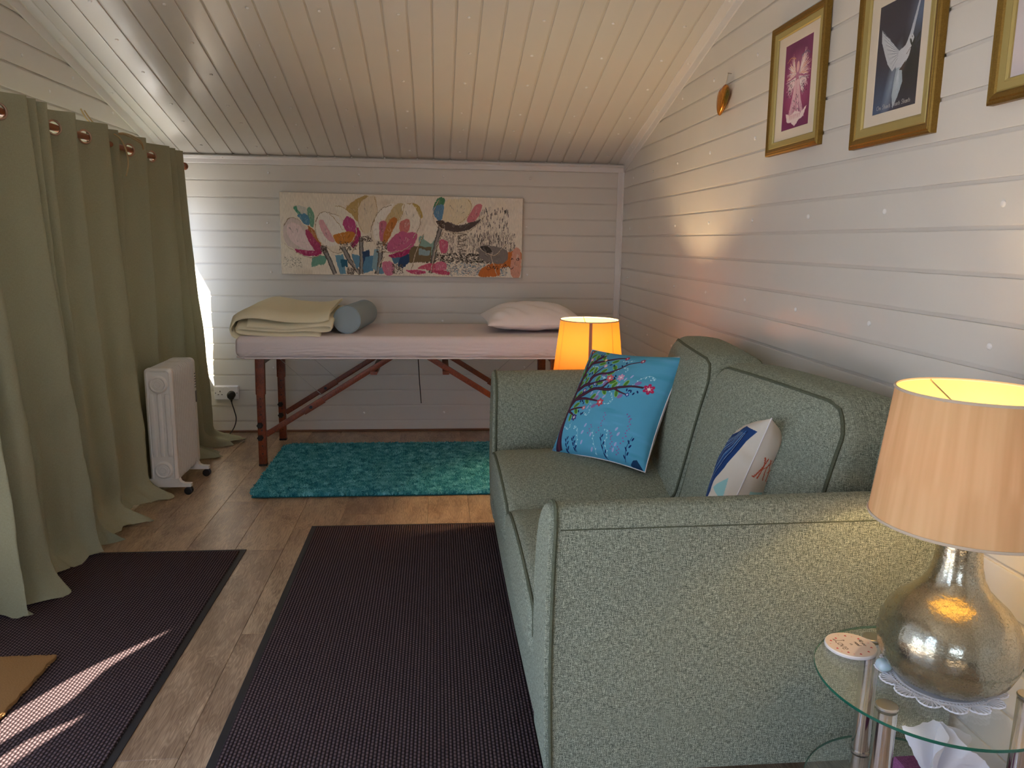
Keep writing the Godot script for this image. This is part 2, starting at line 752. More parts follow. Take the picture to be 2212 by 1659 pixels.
	mats.shade_seam = mat(c8(196, 128, 96), 0.85)
	mats.lining = mat(c8(248, 222, 150), 0.6)
	mats.lining.backlight_enabled = true
	mats.lining.backlight = Color(0.5, 0.4, 0.2)
	mats.bulb = mat(c8(255, 240, 210), 0.4)
	mats.bulb.emission_enabled = true
	mats.bulb.emission = Color(1.0, 0.78, 0.42)
	mats.bulb.emission_energy_multiplier = 4.0
	mats.lace = mat(c8(240, 240, 246), 0.9)
	mats.tissue = mat(c8(246, 246, 250), 0.9)
	mats.tissue.backlight_enabled = true
	mats.tissue.backlight = Color(0.4, 0.4, 0.42)
	mats.box_card = cloth(128, c8(98, 52, 84), c8(170, 110, 150), 121, 1.4, 8.0, 0.0)
	mats.opal = mat(c8(190, 214, 226), 0.12, 0.0, 0.6)
	mats.opal.subsurf_scatter_enabled = true
	mats.opal.subsurf_scatter_strength = 0.4
	mats.ceramic = mat(c8(238, 234, 232), 0.25)


# ---------------------------------------------------------------- room shell
# one board of cladding on a plane: along du, across dv, proud along n; a0..a1 its ends at the lower edge, b0..b1 at the upper one
func board(o: Vector3, du: Vector3, dv: Vector3, n: Vector3, v0: float, v1: float, a0: float, a1: float, b0: float, b1: float) -> Mb:
	var mb := Mb.new()
	var th := 0.0062
	var bv := 0.0034
	var gap := 0.0048
	var w0 := v0 + gap
	var w1 := v1 - gap
	var pt := func(s: float, e: float, z: float) -> Vector3:
		# s 0..1 along, e the place across, z height
		var f := (e - v0) / (v1 - v0)
		var x := lerpf(lerpf(a0, b0, f), lerpf(a1, b1, f), s)
		return o + du * x + dv * e + n * z
	var flip := du.cross(dv).dot(n) < 0
	var strips := [[w0, 0.0], [w0, th - 0.0012], [w0 + bv, th], [w1 - bv, th], [w1, th - 0.0012], [w1, 0.0]]
	for k in strips.size() - 1:
		var p0: Array = strips[k]
		var p1: Array = strips[k + 1]
		var a: Vector3 = pt.call(0.0, p0[0], p0[1])
		var b: Vector3 = pt.call(1.0, p0[0], p0[1])
		var c: Vector3 = pt.call(1.0, p1[0], p1[1])
		var d: Vector3 = pt.call(0.0, p1[0], p1[1])
		if flip:
			mb.quad(b, a, d, c)
		else:
			mb.quad(a, b, c, d)
	for s in [0.0, 1.0]:
		mb.quad(pt.call(s, w0, 0.0), pt.call(s, w1, 0.0), pt.call(s, w1, th - 0.0012), pt.call(s, w0, th - 0.0012))
	return mb


func ceil_y(z: float) -> float:
	return EAVE + SLOPE * (z - ZB) if z < RIDGE_Z else EAVE + SLOPE * (2 * RIDGE_Z - z - ZB)


var cap_mesh: Mesh


func caps(parent: Node3D, spots: Array, n: Vector3) -> void:
	if cap_mesh == null:
		var mb := Mb.new()
		mb.lathe([Vector2(0.0078, 0), Vector2(0.0073, 0.002), Vector2(0.005, 0.0038), Vector2(0.0001, 0.0038)], 10)
		cap_mesh = mb.commit(60)
	var side := n.cross(Vector3.RIGHT if absf(n.x) < 0.8 else Vector3.UP).normalized()
	for s in spots:
		var o := put("screw_cap", cap_mesh, mats.cap, parent)
		o.transform = Transform3D(Basis(side, n, side.cross(n)), s)


func room() -> void:
	var TH := 0.09
	# floor: slab and planks
	var mb := Mb.new()
	mb.box(Vector3((XL + XR) / 2, -0.062, (ZB + ZF) / 2), Vector3(XR - XL + 2 * TH, 0.1, ZF - ZB + 2 * TH))
	var fl := fin(mb, "floor", mats.dark_gap)
	structure(fl)
	var pw := 0.1912
	var joints := {-3: -3.606, -2: -3.01, -1: -2.325, 0: -3.4, 1: -2.7, 2: -4.1, 3: -3.2, 4: -3.9, -4: -4.29, -5: -3.3, -6: -3.9}
	for k in range(-6, 10):
		var x0 := -0.6205 + (k + 1) * pw - pw
		x0 = -0.6205 + k * pw + pw
		var i := k
		var xa := maxf(x0, XL)
		var xb := minf(x0 + pw, XR)
		if xb - xa < 0.005:
			continue
		var j: float = joints.get(i, -3.0 - 0.37 * ((i * 7) % 5))
		var z := j
		while z > ZB:
			z -= 1.285
		while z < 1.0:
			var za := maxf(z, ZB)
			var zb := minf(z + 1.285, 1.0)
			if zb > za + 0.01:
				var p := Mb.new()
				var g := 0.0007
				var hh := 0.012
				p.box(Vector3((xa + xb) / 2, -hh / 2, (za + zb) / 2), Vector3(xb - xa - g, hh, zb - za - g), 0.0012)
				for q in p.p.size():
					p.uv[q] = Vector2((p.p[q].x - xa) / pw * 0.8 + 0.07 * (abs(k) % 3), (p.p[q].z - z) / 1.285 + 0.31 * (abs(k) % 5))
				var o := fin(p, "floor_plank", mats.floor[rng.randi() % 4], fl)
			z += 1.285
	# back wall
	mb = Mb.new()
	mb.box(Vector3((XL + XR) / 2, EAVE / 2 - 0.02, ZB - 0.0063 - TH / 2), Vector3(XR - XL + 2 * TH, EAVE + 0.06, TH))
	var wb := structure(fin(mb, "wall_back", mats.gap))
	for k in range(-1, 18):
		var y0 := 0.072 + PITCH * k
		var y1 := y0 + PITCH
		y0 = maxf(y0, 0.0)
		y1 = minf(y1, EAVE)
		fin(board(Vector3(0, 0, ZB - 0.0063), Vector3.RIGHT, Vector3.UP, Vector3.BACK, y0, y1, XL, XR, XL, XR), "wall_plank", mats.pvc, wb)
	var sp := []
	for y in [0.122, 0.423, 0.725, 1.027, 1.328, 1.629]:
		for x in [-1.035, -0.49, 0.03, 0.575]:
			sp.append(Vector3(x + 0.012 * sin(y * 9.0), y, ZB))
	caps(wb, sp, Vector3.BACK)
	# right and left walls
	for side in [1.0, -1.0]:
		var x: float = XR if side > 0 else XL
		var holes := [] if side > 0 else [Rect2(-4.84, 0.72, 2.2, 0.84), Rect2(-2.05, 0.0, 2.65, 1.86)]
		mb = Mb.new()
		var xo: float = x + side * (0.0063 + TH / 2)
		if side > 0:
			wall_piece(mb, xo, TH, ZB - TH, ZF + TH, 0.0, 9.0)
		else:
			wall_piece(mb, xo, TH, ZB - TH, -4.84, 0.0, 9.0)
			wall_piece(mb, xo, TH, -4.84, -2.64, 0.0, 0.72)
			wall_piece(mb, xo, TH, -4.84, -2.64, 1.56, 9.0)
			wall_piece(mb, xo, TH, -2.64, -2.05, 0.0, 9.0)
			wall_piece(mb, xo, TH, -2.05, 0.6, 1.86, 9.0)
			wall_piece(mb, xo, TH, 0.6, ZF + TH, 0.0, 9.0)
		var wl := structure(fin(mb, "wall_right" if side > 0 else "wall_left", mats.gap))
		for k in range(-1, 27):
			var y0 := maxf(0.072 + PITCH * k, 0.0)
			var y1 := 0.072 + PITCH * (k + 1)
			var cuts := [[ZB, 1.0]]
			for h: Rect2 in holes:
				if y1 > h.position.y + 0.02 and y0 < h.end.y - 0.02:
					var next := []
					for c in cuts:
						if h.position.x > c[0]:
							next.append([c[0], minf(c[1], h.position.x)])
						if h.end.x < c[1]:
							next.append([maxf(c[0], h.end.x), c[1]])
					cuts = next
			for c in cuts:
				var a := zmin(y0, c[0])
				var b := zmin(y1, c[0])
				if a > c[1] - 0.05:
					continue
				var e: float = minf(c[1], 2 * RIDGE_Z - zmin(y1, ZB))
				if b > e:
					continue
				fin(board(Vector3(x + side * 0.0063, 0, 0), Vector3.BACK, Vector3.UP, Vector3(-side, 0, 0), y0, y1, a, e, b, e), "wall_plank", mats.pvc, wl)
		sp = []
		for r in 7:
			var y := 0.724 + 0.3012 * r
			for q in 9:
				var z := -4.75 + 0.46 * q + 0.03 * sin(r * 5.0 + q)
				if ceil_y(z) > y + 0.06 and (side > 0 or (y > 1.6 and z < -2.2)):
					sp.append(Vector3(x, y, z))
		if side < 0:
			for z in [-3.05, -3.6, -4.25]:
				sp.append(Vector3(x, 1.83 - 0.02 * (z + 3.6), z))
		caps(wl, sp, Vector3(-side, 0, 0))
	mb = Mb.new()
	for q in [[XL - TH, -1.2, 0.0, EAVE + 0.05], [0.0, XR + TH, 0.0, EAVE + 0.05], [-1.2, 0.0, 0.0, 0.8], [-1.2, 0.0, 1.6, EAVE + 0.05]]:
		mb.box(Vector3((q[0] + q[1]) / 2, (q[2] + q[3]) / 2, ZF + TH / 2), Vector3(q[1] - q[0], q[3] - q[2], TH))
	structure(fin(mb, "wall_front", mats.pvc))
	# ceiling: two slopes
	var ce := structure(Node3D.new())
	ce.name = "ceiling"
	add_child(ce)
	for sg in [1.0, -1.0]:
		var dv := Vector3(0, SLOPE, sg).normalized()
		var nn := Vector3(0, -1, SLOPE * sg).normalized()
		var len := (RIDGE_Z - ZB) * sqrt(1 + SLOPE * SLOPE)
		var o := Vector3(0, EAVE, ZB) if sg > 0 else Vector3(0, EAVE, 2 * RIDGE_Z - ZB)
		mb = Mb.new()
		var a := o - nn * 0.0063 - dv * 0.12
		var e := dv * (len + 0.12)
		var l := Vector3(XL - TH, 0, 0)
		var r := Vector3(XR + TH, 0, 0)
		var up := -nn * TH
		mb.quad(a + l, a + r, a + r + e, a + l + e)
		mb.quad(a + l + up, a + l + e + up, a + r + e + up, a + r + up)
		mb.quad(a + l, a + l + up, a + r + up, a + r)
		mb.quad(a + l + e, a + r + e, a + r + e + up, a + l + e + up)
		mb.quad(a + l, a + l + e, a + l + e + up, a + l + up)
		mb.quad(a + r, a + r + up, a + r + e + up, a + r + e)
		fin(mb, "roof_deck", mats.gap, ce)
		for k in range(-1, 28):
			var x1 := 1.0845 - PITCH * k
			var x0 := maxf(x1 - PITCH, XL)
			x1 = minf(x1, XR)
			if x1 - x0 < 0.02:
				continue
			fin(board(o - nn * 0.0063, dv, Vector3.RIGHT, nn, x0, x1, 0.0, len, 0.0, len), "ceiling_plank", mats.pvc, ce)
	sp = []
	for z in [-4.842, -4.514, -4.302, -3.97, -3.685, -3.398, -3.1, -2.8]:
		for k in 9:
			sp.append(Vector3(-1.367 + 0.3012 * k + 0.01 * sin(z * 7 + k * 3), ceil_y(z), z))
	caps(ce, sp, Vector3(0, -1, SLOPE).normalized())
	# trims
	trim_strip("trim_1", Vector3(XL, EAVE - 0.02, ZB), Vector3(XR, EAVE - 0.02, ZB), Vector3(0, 0.012, 0.03), Vector3(0, -0.034, 0.004))
	var za := -2.0
	trim_strip("trim_2", Vector3(XR, ceil_y(ZB), ZB), Vector3(XR, ceil_y(za), za), Vector3(-0.045, 0, 0), Vector3(0, -0.05, 0))
	trim_strip("trim_3", Vector3(XL, ceil_y(ZB), ZB), Vector3(XL, ceil_y(za), za), Vector3(0.05, 0, 0), Vector3(0, -0.055, 0))
	trim_strip("trim_4", Vector3(XR, 0, ZB), Vector3(XR, EAVE - 0.05, ZB), Vector3(-0.04, 0, 0.002), Vector3(0, 0, 0.012))
	mb = Mb.new()
	mb.box(Vector3((XL + XR) / 2, 0.0063, ZB + 0.0063), Vector3(XR - XL, 0.014, 0.014), 0.003)
	structure(fin(mb, "baseboard_back", mats.skirting))
	mb = Mb.new()
	mb.box(Vector3(XR - 0.0063, 0.0063, (ZB + 1.0) / 2), Vector3(0.014, 0.014, 1.0 - ZB), 0.003)
	structure(fin(mb, "baseboard_right", mats.skirting))
	# window behind the curtain
	glazed("window_1", -4.84, -2.64, 0.72, 1.56, 2)
	var fw := structure(Node3D.new())
	fw.name = "window_2"
	add_child(fw)
	for q in [[-0.6, 0.825, 1.2, 0.05], [-0.6, 1.575, 1.2, 0.05]]:
		mb = Mb.new()
		mb.box(Vector3(q[0], q[1], ZF + 0.05), Vector3(q[2], q[3], 0.07), 0.004)
		fin(mb, "window_frame", mats.plastic, fw)
	for x in [-1.175, -0.6, -0.025]:
		mb = Mb.new()
		mb.box(Vector3(x, 1.2, ZF + 0.05), Vector3(0.05, 0.7, 0.07), 0.004)
		fin(mb, "window_frame", mats.plastic, fw)
	for x in [-0.8875, -0.3125]:
		mb = Mb.new()
		mb.quad(Vector3(x + 0.27, 0.85, ZF + 0.05), Vector3(x - 0.27, 0.85, ZF + 0.05), Vector3(x - 0.27, 1.55, ZF + 0.05), Vector3(x + 0.27, 1.55, ZF + 0.05))
		fin(mb, "pane", mats.pane, fw)
	glazed("door_1", -2.05, 0.6, 0.0, 1.86, 3)
	mb = Mb.new()
	mb.box(Vector3(-6.2, -0.2, -1.5), Vector3(8.6, 0.1, 16.0))
	structure(fin(mb, "ground", mat(c8(176, 174, 168), 0.9)))


func zmin(y: float, z: float) -> float:
	return maxf(z, ZB + (y - EAVE) / SLOPE) if y > EAVE else z


# a piece of gable wall from z0 to z1, y0 up to y1 or the roof
func wall_piece(mb: Mb, x: float, th: float, z0: float, z1: float, y0: float, y1: float) -> void:
	var zs := [z0]
	if z0 < RIDGE_Z and z1 > RIDGE_Z:
		zs.append(RIDGE_Z)
	zs.append(z1)
	for k in zs.size() - 1:
		var a: float = zs[k]
		var b: float = zs[k + 1]
		var ta := minf(y1, ceil_y(a) + 0.02)
		var tb := minf(y1, ceil_y(b) + 0.02)
		var l := PackedVector3Array([Vector3(x - th / 2, y0, a), Vector3(x - th / 2, y0, b), Vector3(x - th / 2, tb, b), Vector3(x - th / 2, ta, a)])
		var r := PackedVector3Array()
		for q in l:
			r.append(q + Vector3(th, 0, 0))
		mb.loft([l, r])


# an L-shaped cover strip from a to b; legs p and q
func trim_strip(called: String, a: Vector3, b: Vector3, p: Vector3, q: Vector3) -> void:
	var mb := Mb.new()
	var t := 0.006
	var pn := p.normalized()
	var qn := q.normalized()
	var loops := []
	for o in [a, b]:
		loops.append(PackedVector3Array([o, o + p, o + p + qn * t * 0.6, o + p - pn * t * 0.4 + qn * t, o + pn * t * 1.6 + qn * t, o + pn * t + qn * t * 1.6, o + q - qn * t * 0.4 + pn * t, o + q + pn * t * 0.6, o + q]))
	mb.loft(loops)
	var o := fin(mb, called, mats.trim, self, 30)
	structure(o)
	var n := int((b - a).length() / 0.5)
	if called == "trim_2" or called == "trim_3" or called == "trim_1":
		var face := pn.cross((b - a).normalized())
		if face.dot(qn) < 0:
			face = -face
		var sp := []
		for k in n:
			sp.append(a.lerp(b, (k + 0.6) / n) + p * 0.55 + face * t)
		caps(o, sp, face)


func glazed(called: String, z0: float, z1: float, y0: float, y1: float, parts: int) -> void:
	var mb := Mb.new()
	var x := XL - 0.05
	var f := 0.05
	for z in [z0 + f / 2, z1 - f / 2]:
		mb.box(Vector3(x, (y0 + y1) / 2, z), Vector3(0.07, y1 - y0, f), 0.004)
	for y in [y0 + f / 2, y1 - f / 2]:
		mb.box(Vector3(x, y, (z0 + z1) / 2), Vector3(0.07, f, z1 - z0 - 2 * f), 0.004)
	for k in range(1, parts):
		mb.box(Vector3(x, (y0 + y1) / 2, lerpf(z0, z1, float(k) / parts)), Vector3(0.06, y1 - y0 - 2 * f, f), 0.004)
	var o := fin(mb, called, mats.plastic)
	structure(o)
	for k in parts:
		var g := Mb.new()
		var za := lerpf(z0, z1, float(k) / parts) + f * 0.6
		var zb := lerpf(z0, z1, float(k + 1) / parts) - f * 0.6
		g.quad(Vector3(x, y0 + f, zb), Vector3(x, y0 + f, za), Vector3(x, y1 - f, za), Vector3(x, y1 - f, zb))
		fin(g, "pane", mats.pane, o)


# ---------------------------------------------------------------- soft shapes
# two bulging faces meeting in a seam; w across x, h up y, front towards +z; returns [front, back]
func pad(w: float, h: float, t: float, n: int, pinch: float, seed_: int, wr := 0.004) -> Array:
	var ns := FastNoiseLite.new()
	ns.seed = seed_
	ns.frequency = 6.0
	ns.fractal_octaves = 2
	var out := []
	for sg in [1.0, -1.0]:
		var mb := Mb.new()
		mb.grid(n, n, func(a, b):
			var u: float = (0.5 - 0.5 * cos(PI * a)) * 2 - 1
			var v: float = (0.5 - 0.5 * cos(PI * b)) * 2 - 1
			u = lerpf(a * 2 - 1, u, 0.7)
			v = lerpf(b * 2 - 1, v, 0.7)
			if sg < 0:
				u = -u
			var x: float = w / 2 * u * (1 - pinch * (1 - v * v))
			var y: float = h / 2 * v * (1 - pinch * (1 - u * u))
			var k: float = pow(maxf(0.0, (1 - pow(absf(u), 2.6)) * (1 - pow(absf(v), 2.6))), 0.52)
			var e: float = (1 - pow(maxf(absf(u), absf(v)), 8.0))
			return Vector3(x, y, sg * (t / 2 * k + e * wr * ns.get_noise_3d(x * 1.3 + y, y * 0.6, sg * 3.0))),
			null, func(a, b):
				return Vector2(lerpf(a, 0.5 - 0.5 * cos(PI * a), 0.7), 1.0 - lerpf(b, 0.5 - 0.5 * cos(PI * b), 0.7)))
		out.append(mb)
	return out


func pad_seam(w: float, h: float, pinch: float, r: float) -> Mb:
	var pts := PackedVector3Array()
	for s in 4:
		for k in 16:
			var e := k / 8.0 - 1.0
			var u: float = [e, 1.0, -e, -1.0][s]
			var v: float = [-1.0, e, 1.0, -e][s]
			pts.append(Vector3(w / 2 * u * (1 - pinch * (1 - v * v)), h / 2 * v * (1 - pinch * (1 - u * u)), 0))
	var mb := Mb.new()
	mb.tube(pts, r, 6, true)
	return mb


func spline(pts: Array, per: int) -> PackedVector3Array:
	var out := PackedVector3Array()
	for i in pts.size() - 1:
		var p0: Vector3 = pts[maxi(i - 1, 0)]
		var p1: Vector3 = pts[i]
		var p2: Vector3 = pts[i + 1]
		var p3: Vector3 = pts[mini(i + 2, pts.size() - 1)]
		for k in per:
			out.append(p1.cubic_interpolate(p2, p0, p3, float(k) / per))
	out.append(pts[pts.size() - 1])
	return out


# a hanging cloth: plan lines (x, z) at the top and the foot; rings drops the holes of eyelets at those places
func curtain(plan_top: Array, plan_foot: Array, y0: float, y1: float, rings: Array, rows: int, puddle: Callable) -> Mb:
	var a := []
	var b := []
	for k in plan_top.size():
		a.append(Vector3(plan_top[k].x, 0, plan_top[k].y))
		b.append(Vector3(plan_foot[k].x, 0, plan_foot[k].y))
	var per := 10
	var ta := spline(a, per)
	var tb := spline(b, per)
	var n := ta.size() - 1
	var ns := FastNoiseLite.new()
	ns.seed = 12
	ns.frequency = 3.0
	var mb := Mb.new()
	mb.grid(n, rows, func(u, v):
		var i := roundi(u * n)
		# rows are closer at the top, where the eyelets are
		var f: float = v if v < 0.0 else v
		var y := 0.0
		if f > 0.72:
			y = lerpf(y1 - 0.14, y1, (f - 0.72) / 0.28)
		else:
			y = lerpf(y0, y1 - 0.14, f / 0.72)
		var d := 1.0 - (y - y0) / (y1 - y0)
		var e := d * d * (3 - 2 * d)
		var p: Vector3 = ta[i].lerp(tb[i], lerpf(d, e, 0.5))
		p.x += 0.012 * ns.get_noise_2d(p.z * 2.0, y * 0.8) * d
		p.z += 0.02 * ns.get_noise_2d(p.z * 3.0 + 40, y * 0.9) * d
		# small folds gather towards the floor
		p.x += 0.011 * sin(p.z * 66.0 + 2.0 * sin(p.z * 9.0)) * smoothstep(0.25, 1.0, d)
		p.y = y
		return puddle.call(p, d),
		func(p, q):
			var m: Vector3 = (p + q) / 2
			for r in rings:
				if m.distance_to(r) < 0.0235:
					return true
			return false)
	return mb


# ---------------------------------------------------------------- curtains
func curtains() -> void:
	var rod := thing("curtain_rod", "brown wooden curtain rod running through the eyelets of the sage curtain", "curtain rod", Vector3(-1.47, 1.64, -3.4))
	var mb := Mb.new()
	mb.tube(PackedVector3Array([Vector3(0, 0, 3.0), Vector3(0, 0, -1.42)]), 0.0135, 14)
	fin(mb, "pole", mats.rod, rod)
	for z in [1.27, 2.95, -1.39]:
		mb = Mb.new()
		mb.box(Vector3(-0.08, 0, z), Vector3(0.15, 0.02, 0.02), 0.004)
		mb.box(Vector3(-0.152, 0, z), Vector3(0.014, 0.07, 0.05), 0.004)
		fin(mb, "bracket", mats.rod, rod)
	for z in [3.0, -1.42]:
		mb = Mb.new()
		mb.rbox(Vector3(0.022, 0.022, 0.022), 0.0215, 8, func(q): return q + Vector3(0, 0, z))
		fin(mb, "finial", mats.rod, rod)
	var R := -1.412
	var V := -1.53
	var top := [Vector2(-1.57, -2.14), Vector2(-1.535, -2.26), Vector2(-1.56, -2.36), Vector2(V, -2.44), Vector2(R, -2.50), Vector2(-1.46, -2.53), Vector2(R, -2.60), Vector2(V, -2.72), Vector2(-1.47, -2.87),
		Vector2(R, -2.945), Vector2(-1.465, -2.965), Vector2(R, -3.01), Vector2(-1.47, -3.035), Vector2(R, -3.09), Vector2(-1.525, -3.15), Vector2(-1.47, -3.255),
		Vector2(R, -3.315), Vector2(V, -3.37), Vector2(-1.475, -3.52), Vector2(R, -3.62), Vector2(V, -3.72), Vector2(-1.44, -3.8), Vector2(-1.52, -3.87), Vector2(-1.47, -3.995),
		Vector2(R, -4.065), Vector2(V, -4.12), Vector2(-1.47, -4.29), Vector2(R, -4.40), Vector2(-1.47, -4.43), Vector2(R, -4.495), Vector2(-1.475, -4.53), Vector2(R, -4.62), Vector2(-1.50, -4.67), Vector2(-1.54, -4.72)]
	var foot := []
	for k in top.size():
		var p: Vector2 = top[k]
		var q := p
		q.x = lerpf(p.x, -1.45, 0.1) + 0.03 + 0.02 * sin(k * 2.3)
		if p.x > -1.43:
			q.x += 0.03 * absf(sin(k * 1.7))
		if p.y > -3.1:
			q.x += 0.03
		q.y = p.y + 0.04 * sin(k * 1.9)
		if p.y > -2.4:
			q = p
		if p.y < -4.35:
			q.y -= 0.1 * minf(1.0, (-4.35 - p.y) / 0.3)
		foot.append(q)
	var rings := []
	for z in [-2.87, -3.255, -3.52, -3.995, -4.29]:
		rings.append(Vector3(-1.47, 1.64, z))
	var c := thing("curtain", "full length sage green linen eyelet curtain drawn across the window and pooling on the floor", "curtain", Vector3(-1.47, 0, -3.4))
	var ns := FastNoiseLite.new()
	ns.seed = 5
	ns.frequency = 2.2
	mb = curtain(top, foot, 0.004, 1.705, rings, 96, func(p, d):
		# the last centimetres of cloth lie on the floor, thrown outwards in lobes
		var k := smoothstep(0.93, 1.0, d)
		var s: float = 0.5 + 0.9 * ns.get_noise_2d(p.z * 1.0, 3.0)
		var out: float = clampf(s, 0.0, 1.0) * 0.20 * (1.0 if p.z < -3.1 else 0.4 if p.z < -2.48 else 0.0)
		if p.z < -4.45:
			out = 0.17 * smoothstep(-4.45, -4.62, p.z)
		p.x += k * k * out
		if k > 0:
			p.y = maxf(p.y, 0.003 + 0.075 * k * clampf(s, 0.0, 1.0) * sin(PI * k) + 0.02 * absf(sin(p.z * 31.0 + p.x * 20.0)) * k)
			if p.z < -4.45:
				p.z -= 0.06 * k
		return p)
	var cl := fin(mb, "cloth", mats.curtain, c, 80)
	cl.position = -c.position
	for r in rings:
		# eyelet ring lying in the flank that the rod pierces
		var k := Mb.new()
		var pts := PackedVector3Array()
		var nrm := Vector3(0.78, 0, 0.62)
		var side := Vector3.UP.cross(nrm)
		for s in 28:
			pts.append((side * cos(TAU * s / 28) + Vector3.UP * sin(TAU * s / 28)) * 0.0265)
		k.tube(pts, 0.0045, 6, true)
		var g := fin(k, "eyelet", mats.grommet, c)
		g.position = r - c.position
	# loose tie thrown over the rod
	var t := thing("curtain_tie", "thin straw coloured cord looped over the curtain rod", "cord", Vector3(-1.44, 1.6, -3.75))
	for s in [[Vector3(-1.585, 1.79, -3.78), Vector3(-1.565, 1.75, -3.78), Vector3(-1.53, 1.71, -3.80), Vector3(-1.47, 1.688, -3.80), Vector3(-1.425, 1.69, -3.84), Vector3(-1.40, 1.67, -3.95), Vector3(-1.405, 1.645, -4.0)],
			[Vector3(-1.575, 1.785, -3.79), Vector3(-1.54, 1.73, -3.80), Vector3(-1.47, 1.69, -3.79), Vector3(-1.42, 1.695, -3.83), Vector3(-1.395, 1.68, -3.93), Vector3(-1.40, 1.65, -3.985)],
			[Vector3(-1.45, 1.685, -3.78), Vector3(-1.41, 1.66, -3.745), Vector3(-1.395, 1.61, -3.76), Vector3(-1.395, 1.55, -3.77), Vector3(-1.40, 1.50, -3.75)]]:
		var m := Mb.new()
		var q := spline(s, 6)
		for i in q.size():
			q[i] -= t.position
		m.tube(q, 0.0035, 6)
		fin(m, "strand", mats.cord, t)
	# the next curtain, out of the picture to the left: its hanging tails shape the sun on the mat
	var near := thing("voile_curtain", "thin white voile with swagged tails on the glazed door, out of the picture", "curtain", Vector3(-1.47, 0, -1.3))
	for s in [[[1.70, -2.42, -1.13], [1.24, -2.42, -1.13], [0.693, -2.42, -1.227], [0.02, -2.42, -1.393]],
			[[1.70, -1.13, -0.824], [1.24, -1.13, -0.824], [1.09, -1.075, -0.824], [0.84, -0.975, -0.90], [0.74, -0.935, -0.93]],
			[[1.70, -0.824, -0.25], [1.09, -0.824, -0.25], [0.977, -0.74, -0.25], [0.60, -0.50, -0.25], [0.02, -0.49, -0.25]]]:
		var m := Mb.new()
		var last: float = s[s.size() - 1][0]
		m.grid(30, 40, func(u, v):
			var y: float = lerpf(last, 1.70, v)
			var k := 0
			while k < s.size() - 2 and y < s[k + 1][0]:
				k += 1
			var f: float = inverse_lerp(s[k][0], s[k + 1][0], y)
			var z: float = lerpf(lerpf(s[k][1], s[k + 1][1], f), lerpf(s[k][2], s[k + 1][2], f), u)
			return Vector3(-1.47 + 0.012 * sin(z * 60.0), y, z))
		fin(m, "panel", mats.voile, near, 80).position = -near.position


